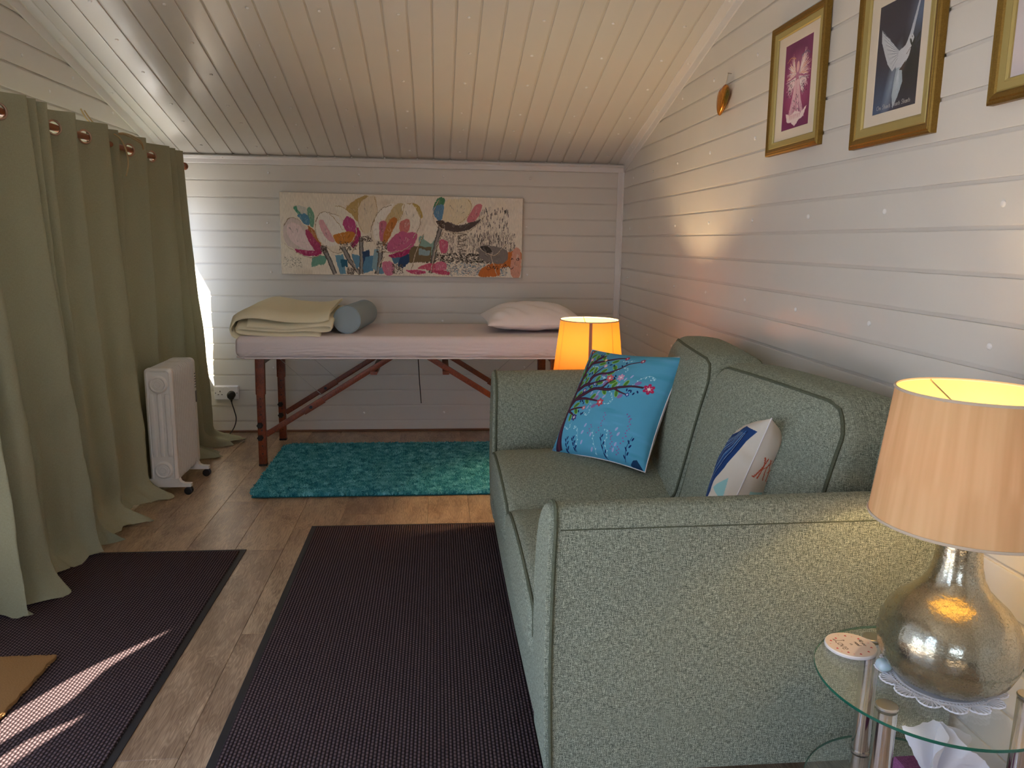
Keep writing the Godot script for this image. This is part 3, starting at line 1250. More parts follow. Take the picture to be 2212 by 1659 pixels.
# ---------------------------------------------------------------- sofa
func sofa() -> void:
	var at := Vector3(0.7, 0, -2.36)
	var s := thing("sofa", "sage green tweed two seat sofa with piped cushions standing along the right wall", "sofa", at)
	# base under the cushions
	var mb := Mb.new()
	mb.rbox(Vector3(0.465, 0.12, 0.72), 0.025, 14, func(q):
		q.x -= 0.012 * (1.0 - pow(q.z / 0.72, 2)) * (1.0 if q.x < 0 else 0.0) * cos(q.y / 0.12 * 1.3)
		return q + Vector3(0.695, 0.21, -2.36) - at)
	fin(mb, "base", mats.tweed, s, 60)
	# back frame
	mb = Mb.new()
	mb.rbox(Vector3(0.07, 0.37, 0.8), 0.04, 12, func(q):
		return q + Vector3(1.105 + 0.1 * q.y - 0.03, 0.45, -2.36) - at)
	fin(mb, "back_frame", mats.tweed, s, 60)
	# arms: near one then far one
	for e in [[-1.482, -1.672, -1.0], [-3.235, -3.045, 1.0]]:
		var zo: float = e[0]
		var zi: float = e[1]
		var w := zi - zo
		var prof := [[0.0, 0.09], [0.0, 0.30], [0.0, 0.52], [0.0, 0.652], [0.03, 0.672], [0.08, 0.690], [0.17, 0.697], [0.32, 0.694], [0.5, 0.680], [0.68, 0.655], [0.83, 0.618], [0.93, 0.565], [0.985, 0.48], [1.0, 0.36], [1.0, 0.2], [0.97, 0.09]]
		var loops := []
		for st in [[0.232, 0.97], [0.236, 0.99], [0.25, 1.0], [0.45, 1.0], [0.7, 1.0], [0.95, 1.0], [1.13, 1.0], [1.155, 0.985]]:
			var l := PackedVector3Array()
			for q in prof:
				var y: float = q[1]
				var k: float = st[1]
				var yy: float = 0.38 + (y - 0.38) * k + (0.012 * (st[0] - 0.25) / 0.8 if y > 0.4 else 0.0)
				var xf: float = st[0]
				if xf < 0.26:
					xf += 0.012 * (0.4 - y) * (0.4 - y) * 6.0 - 0.01
				l.append(Vector3(xf, yy, zo + w * (0.5 + (q[0] - 0.5) * k)) - at)
			if e[2] > 0:
				l.reverse()
			loops.append(l)
		mb = Mb.new()
		mb.loft(loops)
		var arm := fin(mb, "arm", mats.tweed, s, 50)
		# piping round the front panel
		var l: PackedVector3Array = loops[2].duplicate()
		if e[2] > 0:
			l.reverse()
		mb = Mb.new()
		var pp := []
		for q in l:
			pp.append(q + Vector3(-0.004, 0, 0))
		mb.tube(spline(pp, 3), 0.005, 6)
		fin(mb, "piping", mats.piping, arm)
		# seam line along the outer edge of the arm top
		mb = Mb.new()
		mb.tube(PackedVector3Array([Vector3(0.25, 0.652, zo) - at, Vector3(0.7, 0.657, zo) - at, Vector3(1.13, 0.662, zo) - at]), 0.0016, 5)
		fin(mb, "seam", mats.piping, arm)
	# seat cushions
	for zc in [-2.007, -2.700]:
		var half := Vector3(0.34, 0.085, 0.342)
		var r := 0.035
		var deform := func(q: Vector3) -> Vector3:
			var u := q.z / half.z
			var f := q.x / half.x
			var g := 1.0 - pow(absf(u), 2.4)
			if q.y > 0:
				q.y += (-0.035 + 0.062 * g) * smoothstep(0.0, half.y, q.y) + 0.012 * (1 - f * f) * g
			q.x -= 0.008 * g * (1.0 if f < 0 else 0.0)
			return q + Vector3(0.555, 0.335, zc) - at
		mb = Mb.new()
		mb.rbox(half, r, 26, deform)
		var cu := fin(mb, "seat_cushion", mats.tweed, s, 60)
		mb = Mb.new()
		mb.tube(edge_loop(half, r, 0, -1.0, deform, true), 0.005, 6)
		fin(mb, "piping", mats.piping, cu)
	# back cushions
	for zc in [-2.007, -2.703]:
		var half := Vector3(0.105, 0.245, 0.338)
		var r := 0.05
		var deform := func(q: Vector3) -> Vector3:
			var u := q.z / half.z
			var v := q.y / half.y
			var g := (1.0 - pow(absf(u), 2.2)) * (1.0 - 0.6 * v * v)
			if q.x < 0:
				q.x -= 0.03 * g
			if q.y > 0.1:
				q.y += 0.014 * (1 - u * u) * smoothstep(0.1, 0.24, q.y) - 0.012 * smoothstep(-0.02, 0.1, q.x)
			if q.y > 0:
				q.y -= 0.055 * pow(smoothstep(0.72, 1.0, absf(u)), 2) * v
			var z: float = zc + q.z
			var bow := 0.085 * pow((z + 2.36) / 0.69, 2)
			return Vector3(0.912 + q.x * (1.0 - 0.25 * smoothstep(-0.2, 0.25, -q.y)) + 0.30 * q.y + bow, 0.626 + q.y, z) - at
		mb = Mb.new()
		mb.rbox(half, r, 24, deform)
		var cu := fin(mb, "back_cushion", mats.tweed, s, 60)
		for sx in [-1.0, 1.0]:
			mb = Mb.new()
			mb.tube(edge_loop(half, r, 0, sx, deform, false), 0.005, 6, true)
			fin(mb, "piping", mats.piping, cu)
	for x in [0.30, 1.08]:
		for z in [-1.56, -3.16]:
			mb = Mb.new()
			mb.lathe([Vector2(0.0001, 0.0), Vector2(0.02, 0.0), Vector2(0.028, 0.092), Vector2(0.0001, 0.092)], 16, Vector3(x, 0, z) - at)
			fin(mb, "foot", mats.foot, s)


# the line where the face across axis ax (side sg) of a round-edged box meets its neighbours
func edge_loop(half: Vector3, r: float, ax: int, sg: float, deform: Callable, open_bottom: bool) -> PackedVector3Array:
	var ay := (ax + 1) % 3
	var az := (ax + 2) % 3
	var d := r * (1.0 - 0.7071)
	var pts := []
	var hy: float = half[ay] - d
	var hz: float = half[az] - d
	var rc := r * 0.7071
	var ring := []
	for k in 4:
		var cy: float = [-1.0, 1.0, 1.0, -1.0][k]
		var cz: float = [-1.0, -1.0, 1.0, 1.0][k]
		for s in 5:
			var an: float = [[-PI / 2, -PI], [PI, PI / 2], [PI / 2, 0.0], [0.0, -PI / 2]][k][0] + ([[-PI / 2, -PI], [PI, PI / 2], [PI / 2, 0.0], [0.0, -PI / 2]][k][1] - [[-PI / 2, -PI], [PI, PI / 2], [PI / 2, 0.0], [0.0, -PI / 2]][k][0]) * s / 4.0
			# an: angle in the (az, ay) plane; cos along az, sin along ay
			ring.append(Vector2(cz * (hz - rc) + rc * cos(an), cy * (hy - rc) + rc * sin(an)))
	for k in ring.size():
		var a: Vector2 = ring[k]
		var b: Vector2 = ring[(k + 1) % ring.size()]
		var n := 1 if a.distance_to(b) < 0.06 else 14
		for s in n:
			var c := a.lerp(b, float(s) / n)
			if open_bottom and c.y < -hy * 0.3:
				continue
			var q := Vector3.ZERO
			q[ax] = sg * (half[ax] - d)
			q[ay] = c.y
			q[az] = c.x
			pts.append(deform.call(q))
	return PackedVector3Array(pts)


# ---------------------------------------------------------------- massage table and what lies on it
func bar(a: Vector3, b: Vector3, w: float, h: float, up := Vector3.UP) -> Mb:
	# a straight batten from a to b, w across, h along up
	var d := (b - a).normalized()
	var side := d.cross(up).normalized()
	var u := side.cross(d)
	var mb := Mb.new()
	var loops := []
	for o in [a, b]:
		var l := PackedVector3Array()
		for k in [[-1.0, -0.8], [-0.8, -1.0], [0.8, -1.0], [1.0, -0.8], [1.0, 0.8], [0.8, 1.0], [-0.8, 1.0], [-1.0, 0.8]]:
			l.append(o + side * (k[0] * w / 2) + u * (k[1] * h / 2))
		loops.append(l)
	mb.loft(loops)
	return mb


func massage_table() -> void:
	var at := Vector3(-0.15, 0, -4.49)
	var t := thing("massage_table", "folding massage table with red brown wooden legs and braces under the flower painting", "massage table", at)
	var mb := Mb.new()
	mb.rbox(Vector3(0.90, 0.05, 0.335), 0.03, 10, func(q): return q + Vector3(-0.15, 0.665, -4.48) - at)
	fin(mb, "tabletop", mats.vinyl, t)
	for sx in [-1.0, 1.0]:
		for sz in [1.0, -1.0]:
			var x: float = -0.15 + sx * 0.805
			var z: float = -4.494 + sz * 0.28
			var lg := fin(bar(Vector3(x, 0.40, z) - at, Vector3(x - sx * 0.004, 0.615, z) - at, 0.05, 0.026, Vector3.BACK), "leg", mats.redwood, t)
			# the lower, sliding half of the leg
			fin(bar(Vector3(x + sx * 0.002, 0.012, z) - at, Vector3(x, 0.43, z) - at, 0.042, 0.03, Vector3.BACK), "leg_extension", mats.redwood, lg)
			mb = Mb.new()
			mb.box(Vector3(x + sx * 0.002, 0.006, z) - at, Vector3(0.044, 0.012, 0.032), 0.002)
			fin(mb, "foot", mats.black, lg)
			for k in 8:
				var y := 0.07 + 0.044 * k
				if k in [2, 4]:
					continue
				mb = Mb.new()
				mb.tube(PackedVector3Array([Vector3(x, y, z + 0.0152) - at, Vector3(x, y, z + 0.0158) - at]), 0.0042, 10)
				fin(mb, "peg_hole", mats.foot, lg)
			for y in [0.163, 0.232]:
				var kx: float = x - 0.006
				mb = Mb.new()
				var prof := []
				var loops := []
				for e in [[0.016, 0.012], [0.022, 0.0155], [0.036, 0.0155], [0.040, 0.011]]:
					var l := PackedVector3Array()
					for s in 24:
						var r: float = e[1] * (1.0 + 0.10 * cos(TAU * s / 24 * 6))
						l.append(Vector3(kx + r * cos(TAU * s / 24), y + r * sin(TAU * s / 24), z + e[0]) - at)
					loops.append(l)
				mb.loft(loops)
				fin(mb, "knob", mats.black, lg)
			# long brace up to the middle of the table
			var a := Vector3(x - sx * 0.02, 0.175, z - 0.004)
			var b := Vector3(-0.15 + sx * 0.10, 0.605, z - 0.004)
			var br := fin(bar(a - at, b - at, 0.018, 0.03), "brace", mats.redwood, t)
			var mid := a.lerp(b, 0.36)
			mb = bar(a.lerp(b, 0.30) + Vector3(0, -0.002, 0.012) - at, a.lerp(b, 0.46) + Vector3(0, -0.002, 0.012) - at, 0.012, 0.036)
			fin(mb, "hinge_plate", mats.redwood, br)
			mb = Mb.new()
			mb.tube(PackedVector3Array([mid + Vector3(0, 0, 0.017) - at, mid + Vector3(0, 0, 0.022) - at]), 0.009, 12)
			fin(mb, "hinge_bolt", mats.black, br)
			# thin steel wire from the top to the brace
			mb = Mb.new()
			mb.tube(PackedVector3Array([Vector3(x - sx * 0.09, 0.61, z) - at, a.lerp(b, 0.46) + Vector3(0, 0.012, 0) - at]), 0.0014, 6)
			fin(mb, "wire", mats.steel, t)
		# end board between the two legs, its lower edge cut up towards the middle
		var xe: float = -0.15 + sx * 0.805
		var outline := [[-4.78, 0.615], [-4.78, 0.53], [-4.755, 0.50], [-4.69, 0.555], [-4.298, 0.555], [-4.233, 0.50], [-4.208, 0.53], [-4.208, 0.615]]
		var l0 := PackedVector3Array()
		var l1 := PackedVector3Array()
		for q in outline:
			l0.append(Vector3(xe - 0.009, q[1], q[0]) - at)
			l1.append(Vector3(xe + 0.009, q[1], q[0]) - at)
		mb = Mb.new()
		mb.loft([l0, l1])
		fin(mb, "end_board", mats.redwood, t)
		# cross piece that joins the pair of braces
		var a2 := Vector3(xe - sx * 0.02, 0.175, 0).lerp(Vector3(-0.15 + sx * 0.10, 0.605, 0), 0.86)
		fin(bar(Vector3(a2.x, a2.y - 0.026, -4.80) - at, Vector3(a2.x, a2.y - 0.026, -4.19) - at, 0.036, 0.018), "cross_bar", mats.redwood, t)
	mb = Mb.new()
	mb.tube(PackedVector3Array([Vector3(-0.106, 0.615, -4.2) - at, Vector3(-0.098, 0.46, -4.2) - at, Vector3(-0.09, 0.349, -4.2) - at]), 0.003, 6)
	fin(mb, "strap", mats.black, t)
	# fitted sheet
	var ns := FastNoiseLite.new()
	ns.seed = 3
	ns.frequency = 1.0
	var sat := Vector3(-0.15, 0.61, -4.48)
	var half := Vector3(0.912, 0.06, 0.352)
	mb = Mb.new()
	mb.rbox(half, 0.038, 60, func(q):
		var k: float = smoothstep(0.03, -0.05, q.y)
		var f: float = ns.get_noise_2d(q.x * 16.0 - q.y * 30.0, q.z * 3.0)
		if q.z > 0.3 and k > 0:
			# gathers run slantwise into the hem
			q.z += 0.010 * k * f + 0.004 * k * sin((q.x * 1.0 + q.y * 0.9) * 95.0) * smoothstep(-0.1, 0.6, q.x)
		if absf(q.x) > 0.86:
			q.x += 0.006 * k * ns.get_noise_2d(q.z * 20.0, q.y * 9.0) * signf(q.x)
		q.y += 0.0016 * ns.get_noise_2d(q.x * 4.0, q.z * 5.0 + 9.0) * (1.0 - k)
		return q + Vector3(-0.15, 0.667, -4.48) - sat)
	var sh := fin(mb, "fitted_sheet", mats.sheet, self, 70)
	sh.position = sat
	tag(sh, "pale pinkish white fitted sheet stretched over the massage table", "sheet")
	mb = Mb.new()
	var hem := PackedVector3Array()
	for q in [[-0.86, 0.35], [0.86, 0.35], [0.91, 0.30], [0.91, -0.30], [0.86, -0.35], [-0.86, -0.35], [-0.91, -0.30], [-0.91, 0.30]]:
		hem.append(Vector3(-0.15 + q[0], 0.610, -4.48 + q[1]) - sat)
	mb.tube(hem, 0.005, 6, true)
	fin(mb, "hem", mats.sheet, sh)
	# folded blanket: the cloth is one long strip, folded over itself
	var path := [[1298, 392], [1110, 432], [800, 428], [560, 393], [340, 382], [205, 425], [140, 520], [165, 610], [300, 655], [620, 652], [900, 662], [1120, 668], [1180, 640], [1165, 606], [1050, 600], [760, 604], [420, 592], [250, 572], [205, 540], [260, 512], [480, 532], [760, 546], [1020, 534], [1230, 546], [1318, 520], [1300, 482], [1180, 476], [1000, 492], [780, 516], [520, 496], [330, 484]]
	var bat := Vector3(-0.83, 0.725, -4.45)
	var line := []
	for q in path:
		var px: float = 480.0 + q[0] * 0.1808
		var py: float = 630.0 + q[1] * 0.1808
		line.append(Vector3(-1.094 + (px - 500.0) * 0.002432, 0.725 + (752.0 - py) * 0.00237, 0))
	var cl := spline(line, 5)
	var m := cl.size()
	var zs := [-4.150, -4.156, -4.19, -4.26, -4.36, -4.48, -4.60, -4.70, -4.755, -4.760]
	mb = Mb.new()
	var loops := []
	var bn := FastNoiseLite.new()
	bn.seed = 8
	bn.frequency = 4.0
	for j in zs.size():
		var z: float = zs[j]
		var th := 0.0062 if j > 0 and j < zs.size() - 1 else 0.003
		var l := PackedVector3Array()
		for sg in [1.0, -1.0]:
			for i in m:
				var k := i if sg > 0 else m - 1 - i
				var d: Vector3 = (cl[mini(k + 1, m - 1)] - cl[maxi(k - 1, 0)]).normalized()
				var p: Vector3 = cl[k] + Vector3(-d.y, d.x, 0) * th * sg
				var up := (p.y - 0.725)
				var back: float = clampf((-4.15 - z) / 0.6, 0, 1)
				p.y = 0.729 + up * (1.0 + 0.22 * back) + 0.004 * bn.get_noise_3d(p.x, up * 8.0, z)
				p.y -= 0.034 * pow(1.0 - clampf((-4.15 - z) / 0.05, 0, 1), 2)
				p.x += 0.02 * back * (1.0 if p.x < -0.95 else 0.0) + 0.006 * bn.get_noise_2d(z * 2.0, p.y * 6.0)
				l.append(Vector3(p.x, p.y, z) - bat)
		loops.append(l)
	mb.loft(loops, false, false)
	for e in [0, zs.size() - 1]:
		var L: PackedVector3Array = loops[e]
		for i in m - 1:
			mb.quad(L[i], L[i + 1], L[2 * m - 2 - i], L[2 * m - 1 - i])
	var bl := fin(mb, "folded_blanket", mats.blanket, self, 70)
	bl.position = bat
	tag(bl, "cream fleece blanket folded in thick layers on the left end of the massage table", "blanket")
	# bolster
	var o := thing("bolster", "grey blue cylindrical bolster lying on the massage table against the folded blanket", "bolster", Vector3(-0.47, 0.727, -4.45))
	mb = Mb.new()
	var R := 0.076
	var a3 := Vector3(-0.02, R, 0.20)
	var b3 := Vector3(0.035, R, -0.27)
	var ax := (b3 - a3).normalized()
	var sd := ax.cross(Vector3.UP).normalized()
	var lp := []
	for q in [[0.0, 0.3], [0.0, 0.9], [0.004, 0.965], [0.012, 1.0], [0.12, 0.995], [0.24, 1.0], [0.36, 0.995], [0.46, 1.0], [0.468, 0.965], [0.472, 0.9], [0.472, 0.3]]:
		var l := PackedVector3Array()
		for s in 40:
			l.append(a3 + ax * q[0] + (sd * cos(TAU * s / 40) + Vector3.UP * sin(TAU * s / 40)) * R * q[1])
		lp.append(l)
	mb.loft(lp)
	fin(mb, "cover", mats.bolster, o, 50)
	mb = Mb.new()
	var rg := PackedVector3Array()
	for s in 40:
		rg.append(a3 + ax * 0.004 + (sd * cos(TAU * s / 40) + Vector3.UP * sin(TAU * s / 40)) * R * 0.975)
	mb.tube(rg, 0.0025, 6, true)
	fin(mb, "seam", mats.bolster, o)
	# pillow
	o = thing("pillow", "white bed pillow lying on the right end of the massage table behind the lamp", "pillow", Vector3(0.545, 0.733, -4.46))
	var pp := pad(0.56, 0.40, 0.17, 44, 0.05, 21, 0.02)
	var tilt := Transform3D(Basis(Vector3.UP, 0.06) * Basis(Vector3.RIGHT, -PI / 2 + 0.06), Vector3(0, 0.055, 0))
	for k in 2:
		var q: Mb = pp[k]
		for i in q.p.size():
			var v := q.p[i]
			if k == 1:
				v.z *= 0.55
			else:
				v.z *= 1.12
			q.p[i] = tilt * v
			q.p[i].y = maxf(q.p[i].y, -0.004)
		fin(q, ["upper_side", "under_side"][k], mats.pillow, o, 70)


# ---------------------------------------------------------------- things on and by the back wall
func painting() -> void:
	var at := Vector3(-0.212, 1.26, ZB + 0.024)
	var o := thing("flower_painting", "long abstract canvas of pink and cream tulips hanging on the back wall", "painting", at)
	o.rotation.z = -0.0065
	var mb := Mb.new()
	mb.box(Vector3(0, 0, -0.001), Vector3(1.498, 0.498, 0.034), 0.003)
	fin(mb, "stretcher", mat(c8(206, 198, 186), 0.8), o)
	var a := Art.new(1536, 512, c8(244, 236, 220))
	var g := RandomNumberGenerator.new()
	g.seed = 44
	var P := func(x: float, y: float) -> Vector2:
		var u := (x - 74.0) / 2046.0
		var t := 48.0 + (x - 60.0) * 0.0257
		var b := 748.0 + (x - 88.0) * 0.0193
		return Vector2(u, (y - t) / (b - t))
	var S := func(pts: Array) -> Array:
		var r := []
		for k in range(0, pts.size(), 2):
			r.append(P.call(pts[k], pts[k + 1]))
		return r
	# ground: off white, washes
	for k in 40:
		a.glow(Vector2(g.randf(), g.randf()), Vector2(0.03, 0.06) * g.randf_range(0.6, 1.6), Color(0.98, 0.96, 0.92, 0.5) if k % 2 else Color(0.86, 0.81, 0.73, 0.4))
	a.dabs(g, P.call(1380, 380), P.call(2060, 560), 900, Vector2(5, 22), [c8(204, 194, 178), c8(150, 142, 132), c8(230, 222, 208), c8(96, 90, 84), c8(214, 206, 190)])
	a.dabs(g, P.call(1720, 170), P.call(2000, 480), 220, Vector2(4, 26), [c8(70, 66, 62), c8(226, 216, 200), c8(130, 124, 116)])
	a.dabs(g, P.call(1180, 560), P.call(2000, 660), 1100, Vector2(12, 6), [c8(38, 34, 30), c8(90, 84, 78), c8(150, 142, 132), c8(206, 198, 184), c8(60, 52, 40)])
	a.dabs(g, P.call(1460, 650), P.call(1990, 770), 1100, Vector2(9, 4), [c8(196, 188, 178), c8(90, 132, 158), c8(120, 114, 108), c8(222, 212, 200), c8(150, 176, 186)])
	a.dabs(g, P.call(90, 600), P.call(240, 690), 120, Vector2(7, 3), [c8(96, 94, 84), c8(196, 190, 172), c8(140, 138, 124)])
	# teal and green washes
	a.poly(S.call([1230, 430, 1400, 380, 1380, 590, 1230, 600]), c8(140, 178, 166))
	a.poly(S.call([1150, 500, 1340, 520, 1330, 640, 1140, 660]), c8(120, 104, 74))
	a.poly(S.call([1290, 330, 1390, 330, 1380, 440, 1330, 490, 1270, 450]), c8(248, 242, 226))
	a.poly(S.call([330, 590, 460, 590, 440, 660, 320, 690]), c8(112, 168, 150))
	# stems
	for s in [[420, 510, 470, 620, 520, 750], [590, 520, 650, 640, 735, 752], [740, 440, 745, 600, 740, 752], [905, 560, 895, 660, 868, 752], [1420, 340, 1380, 480, 1330, 745]]:
		a.line(S.call(s), 30, 26, c8(92, 88, 84))
		a.line(S.call(s), 16, 12, c8(150, 146, 142))
	# blue patches between the stems
	for q in [[[750, 560, 810, 540, 820, 660, 760, 690], [36, 70, 112]], [[780, 600, 850, 590, 840, 720, 760, 750, 752, 690], [88, 140, 176]], [[660, 580, 730, 590, 725, 690, 690, 700], [100, 152, 186]], [[520, 590, 590, 580, 610, 750, 560, 750], [108, 160, 188]], [[565, 625, 625, 625, 625, 690, 575, 690], [26, 96, 128]], [[850, 540, 890, 530, 870, 720, 830, 700], [140, 176, 190]], [[1000, 610, 1110, 590, 1110, 650, 1020, 660], [74, 124, 158]], [[1080, 580, 1150, 575, 1150, 650, 1090, 700, 1050, 680], [30, 66, 110]], [[880, 690, 930, 690, 930, 750, 880, 750], [110, 156, 186]], [[1230, 530, 1330, 545, 1320, 590, 1230, 590], [150, 178, 186]]]:
		a.poly(S.call(q[0]), c8(q[1][0], q[1][1], q[1][2]))
	# tulip heads: petals
	var petals := [
		[[100, 330, 150, 265, 230, 290, 300, 380, 390, 500, 400, 580, 290, 590, 190, 540, 110, 470], [226, 212, 206]],
		[[130, 330, 220, 320, 300, 440, 330, 540, 240, 520, 150, 450], [244, 224, 224]],
		[[280, 370, 340, 370, 410, 500, 400, 575, 350, 540, 300, 450], [176, 62, 108]],
		[[190, 530, 270, 545, 400, 550, 390, 585, 280, 592, 215, 570], [176, 46, 104]],
		[[300, 330, 360, 380, 410, 500, 380, 470, 320, 390], [186, 116, 62]],
		[[185, 180, 215, 165, 250, 235, 225, 240], [86, 160, 130]], [[215, 165, 290, 180, 300, 240, 250, 235], [214, 216, 206]], [[300, 185, 330, 180, 355, 260, 345, 345, 310, 300], [110, 166, 142]], [[220, 240, 300, 240, 315, 320, 280, 320, 240, 280], [84, 142, 180]],
		[[360, 300, 390, 230, 450, 215, 550, 260, 600, 340, 610, 430, 540, 500, 430, 500, 370, 420], [250, 245, 236]],
		[[395, 290, 430, 290, 490, 400, 520, 470, 470, 460, 410, 370], [226, 176, 186]],
		[[520, 150, 570, 165, 680, 260, 700, 340, 660, 420, 600, 380, 570, 280], [248, 242, 226]],
		[[590, 310, 630, 255, 690, 290, 705, 370, 690, 430, 650, 420, 610, 360], [190, 76, 136]],
		[[700, 350, 735, 380, 735, 440, 690, 520, 660, 500, 680, 430], [172, 44, 106]],
		[[510, 420, 560, 400, 640, 380, 690, 400, 680, 470, 600, 490, 540, 480], [206, 134, 54]],
		[[620, 180, 720, 100, 800, 80, 820, 120, 740, 180, 720, 300, 670, 240], [200, 172, 110]],
		[[720, 190, 770, 110, 860, 80, 880, 180, 850, 300, 800, 400, 740, 380, 720, 290], [236, 222, 196]],
		[[860, 290, 920, 180, 1020, 150, 960, 250, 900, 300, 890, 440, 860, 450, 845, 380], [252, 247, 238]],
		[[960, 260, 1040, 150, 1100, 145, 1100, 200, 1060, 290, 1000, 330, 940, 320], [212, 192, 142]],
		[[1090, 200, 1110, 145, 1210, 160, 1245, 220, 1240, 320, 1190, 430, 1150, 400, 1160, 280], [250, 244, 230]],
		[[1180, 150, 1230, 160, 1265, 250, 1240, 270, 1215, 190], [198, 172, 96]],
		[[900, 310, 945, 290, 960, 340, 930, 460, 900, 440], [206, 120, 146]],
		[[960, 330, 1020, 255, 1050, 290, 1010, 370, 970, 460, 930, 500, 925, 450], [204, 132, 66]],
		[[1070, 310, 1130, 275, 1155, 300, 1140, 380, 1080, 400], [214, 132, 126]],
		[[970, 480, 1060, 390, 1140, 390, 1215, 400, 1190, 500, 1120, 550, 1000, 560, 960, 530], [204, 104, 146]],
		[[975, 590, 1060, 560, 1150, 540, 1120, 590, 1010, 610], [170, 36, 100]],
		[[1355, 170, 1395, 95, 1450, 100, 1440, 160, 1380, 190], [74, 138, 100]], [[1355, 175, 1440, 155, 1430, 270, 1390, 280, 1360, 240], [96, 146, 186]],
		[[1440, 220, 1460, 120, 1560, 100, 1660, 105, 1680, 180, 1640, 280, 1540, 330, 1440, 290], [240, 228, 196]],
		[[1640, 290, 1690, 190, 1730, 145, 1770, 160, 1740, 250, 1690, 310], [214, 130, 142]],
		[[1440, 330, 1480, 300, 1560, 330, 1660, 310, 1760, 280, 1690, 350, 1580, 385, 1470, 375], [86, 74, 70]],
		[[1380, 290, 1440, 290, 1450, 350, 1410, 350], [78, 60, 48]],
		[[1405, 470, 1440, 450, 1480, 480, 1470, 560, 1420, 560], [214, 106, 136]],
		[[1220, 700, 1300, 660, 1390, 670, 1380, 720, 1300, 715], [208, 92, 120]], [[1330, 730, 1420, 720, 1495, 735, 1480, 755, 1390, 752], [196, 62, 104]], [[1380, 650, 1460, 650, 1460, 715, 1380, 715], [216, 116, 146]],
		[[1120, 720, 1240, 720, 1290, 740, 1200, 755], [202, 74, 120]], [[920, 650, 1010, 650, 1010, 752, 940, 752], [216, 130, 160]],
		[[1980, 620, 2005, 560, 2110, 560, 2110, 650, 2030, 690, 1940, 700, 1920, 770, 1750, 770, 1790, 690, 1880, 660], [206, 118, 52]],
		[[2040, 560, 2105, 540, 2110, 770, 2030, 760], [222, 166, 144]],
		[[1745, 520, 1830, 500, 1980, 540, 2000, 620, 1940, 660, 1800, 640, 1750, 580], [132, 126, 122]], [[1760, 520, 1820, 510, 1860, 560, 1800, 570], [60, 54, 52]]]
	for q in petals:
		var col := c8(q[1][0], q[1][1], q[1][2])
		var pts: Array = S.call(q[0])
		a.blob(pts, col)
		# brush marks inside the petal
		var c := Vector2.ZERO
		for v in pts:
			c += v / pts.size()
		# short loaded brush strokes, lighter and darker, pulled from the rim to the heart of the flower
		for k in 34:
			var v: Vector2 = pts[g.randi() % pts.size()].lerp(pts[g.randi() % pts.size()], g.randf())
			var e := c.lerp(v, g.randf_range(0.1, 0.92))
			var f := e.lerp(c + Vector2(0, 0.06), g.randf_range(0.2, 0.5))
			var cc := col.lerp(c8(240, 232, 220), g.randf_range(0.1, 0.6)) if k % 3 == 0 else col.darkened(g.randf_range(0.0, 0.22)) if k % 3 == 1 else col.lightened(g.randf_range(0.0, 0.2))
			a.line([e, f], g.randf_range(2, 9), 1.5, cc, false)
	# dark hearts
	for q in [[560, 470, 700, 540], [870, 460, 960, 560], [720, 420, 830, 470], [1390, 290, 1450, 350], [400, 500, 450, 560], [1000, 660, 1090, 750], [620, 690, 690, 750]]:
		a.dabs(g, P.call(q[0], q[1]), P.call(q[2], q[3]), 150, Vector2(7, 5), [c8(52, 44, 40), c8(110, 96, 86), c8(160, 150, 140), c8(80, 60, 44)])
	# drawn contours in raised cream and ochre line
	for s in [[360, 300, 400, 225, 470, 215, 560, 250], [360, 310, 365, 400, 420, 490, 520, 560, 590, 555], [700, 320, 700, 400, 660, 480], [820, 380, 830, 330, 870, 240, 920, 180, 1000, 155], [820, 390, 840, 460, 900, 540, 1000, 560, 1100, 540, 1170, 490], [1240, 230, 1235, 330, 1180, 440], [1400, 340, 1450, 370, 1560, 390, 1660, 370, 1750, 300, 1790, 240], [660, 560, 700, 500, 710, 490], [655, 570, 680, 660, 715, 752], [1435, 380, 1380, 520, 1330, 745], [1270, 400, 1210, 550, 1165, 710], [1720, 440, 1770, 540, 1850, 585, 1900, 580, 1980, 490], [1850, 585, 1880, 680, 1910, 775], [100, 330, 150, 260, 230, 285, 300, 370], [100, 480, 170, 540, 300, 600, 400, 580], [1390, 345, 1360, 300, 1350, 220, 1400, 110], [935, 600, 900, 660, 880, 750]]:
		var under := []
		for q in S.call(s):
			under.append(q + Vector2(0.0016, 0.006))
		a.line(under, 3.6, 3.0, c8(142, 122, 92))
		a.line(S.call(s), 3.2, 2.6, c8(236, 226, 208))
	for s in [[720, 190, 720, 300, 760, 390], [860, 90, 880, 200, 850, 300], [1110, 150, 1090, 240, 1060, 310], [1650, 110, 1680, 170, 1640, 260, 1560, 320], [530, 160, 600, 180, 660, 230], [1130, 140, 1200, 150, 1250, 200], [480, 230, 540, 290, 590, 370]]:
		a.line(S.call(s), 3.0, 2.0, c8(176, 146, 84))
	# scraps of lettering in the paint
	for k in 4:
		var x := 1560.0 + 0 * k
		var y := 400.0 + 46.0 * k
		a.line(S.call([x, y, x + 80, y + 8]), 4, 4, c8(110, 100, 88), false)
		a.line(S.call([x + 80, y + 8, x + 4, y + 26]), 4, 4, c8(110, 100, 88), false)
	for s in [[1820, 690, 1835, 680, 1850, 700, 1830, 715, 1815, 705], [1860, 705, 1880, 685, 1885, 710, 1905, 685, 1912, 712, 1925, 690], [1950, 715, 1965, 680, 1985, 675, 1960, 720], [1990, 700, 2010, 690, 2030, 705, 2050, 690], [2030, 630, 2040, 615, 2050, 625], [2080, 615, 2095, 615, 2092, 632, 2078, 630, 2080, 615]]:
		a.line(S.call(s), 4, 3, c8(56, 30, 22))
	a.smear(6.5, 0.08)
	var m := mat(Color.WHITE, 0.7)
	m.albedo_texture = a.tex()
	mb = Mb.new()
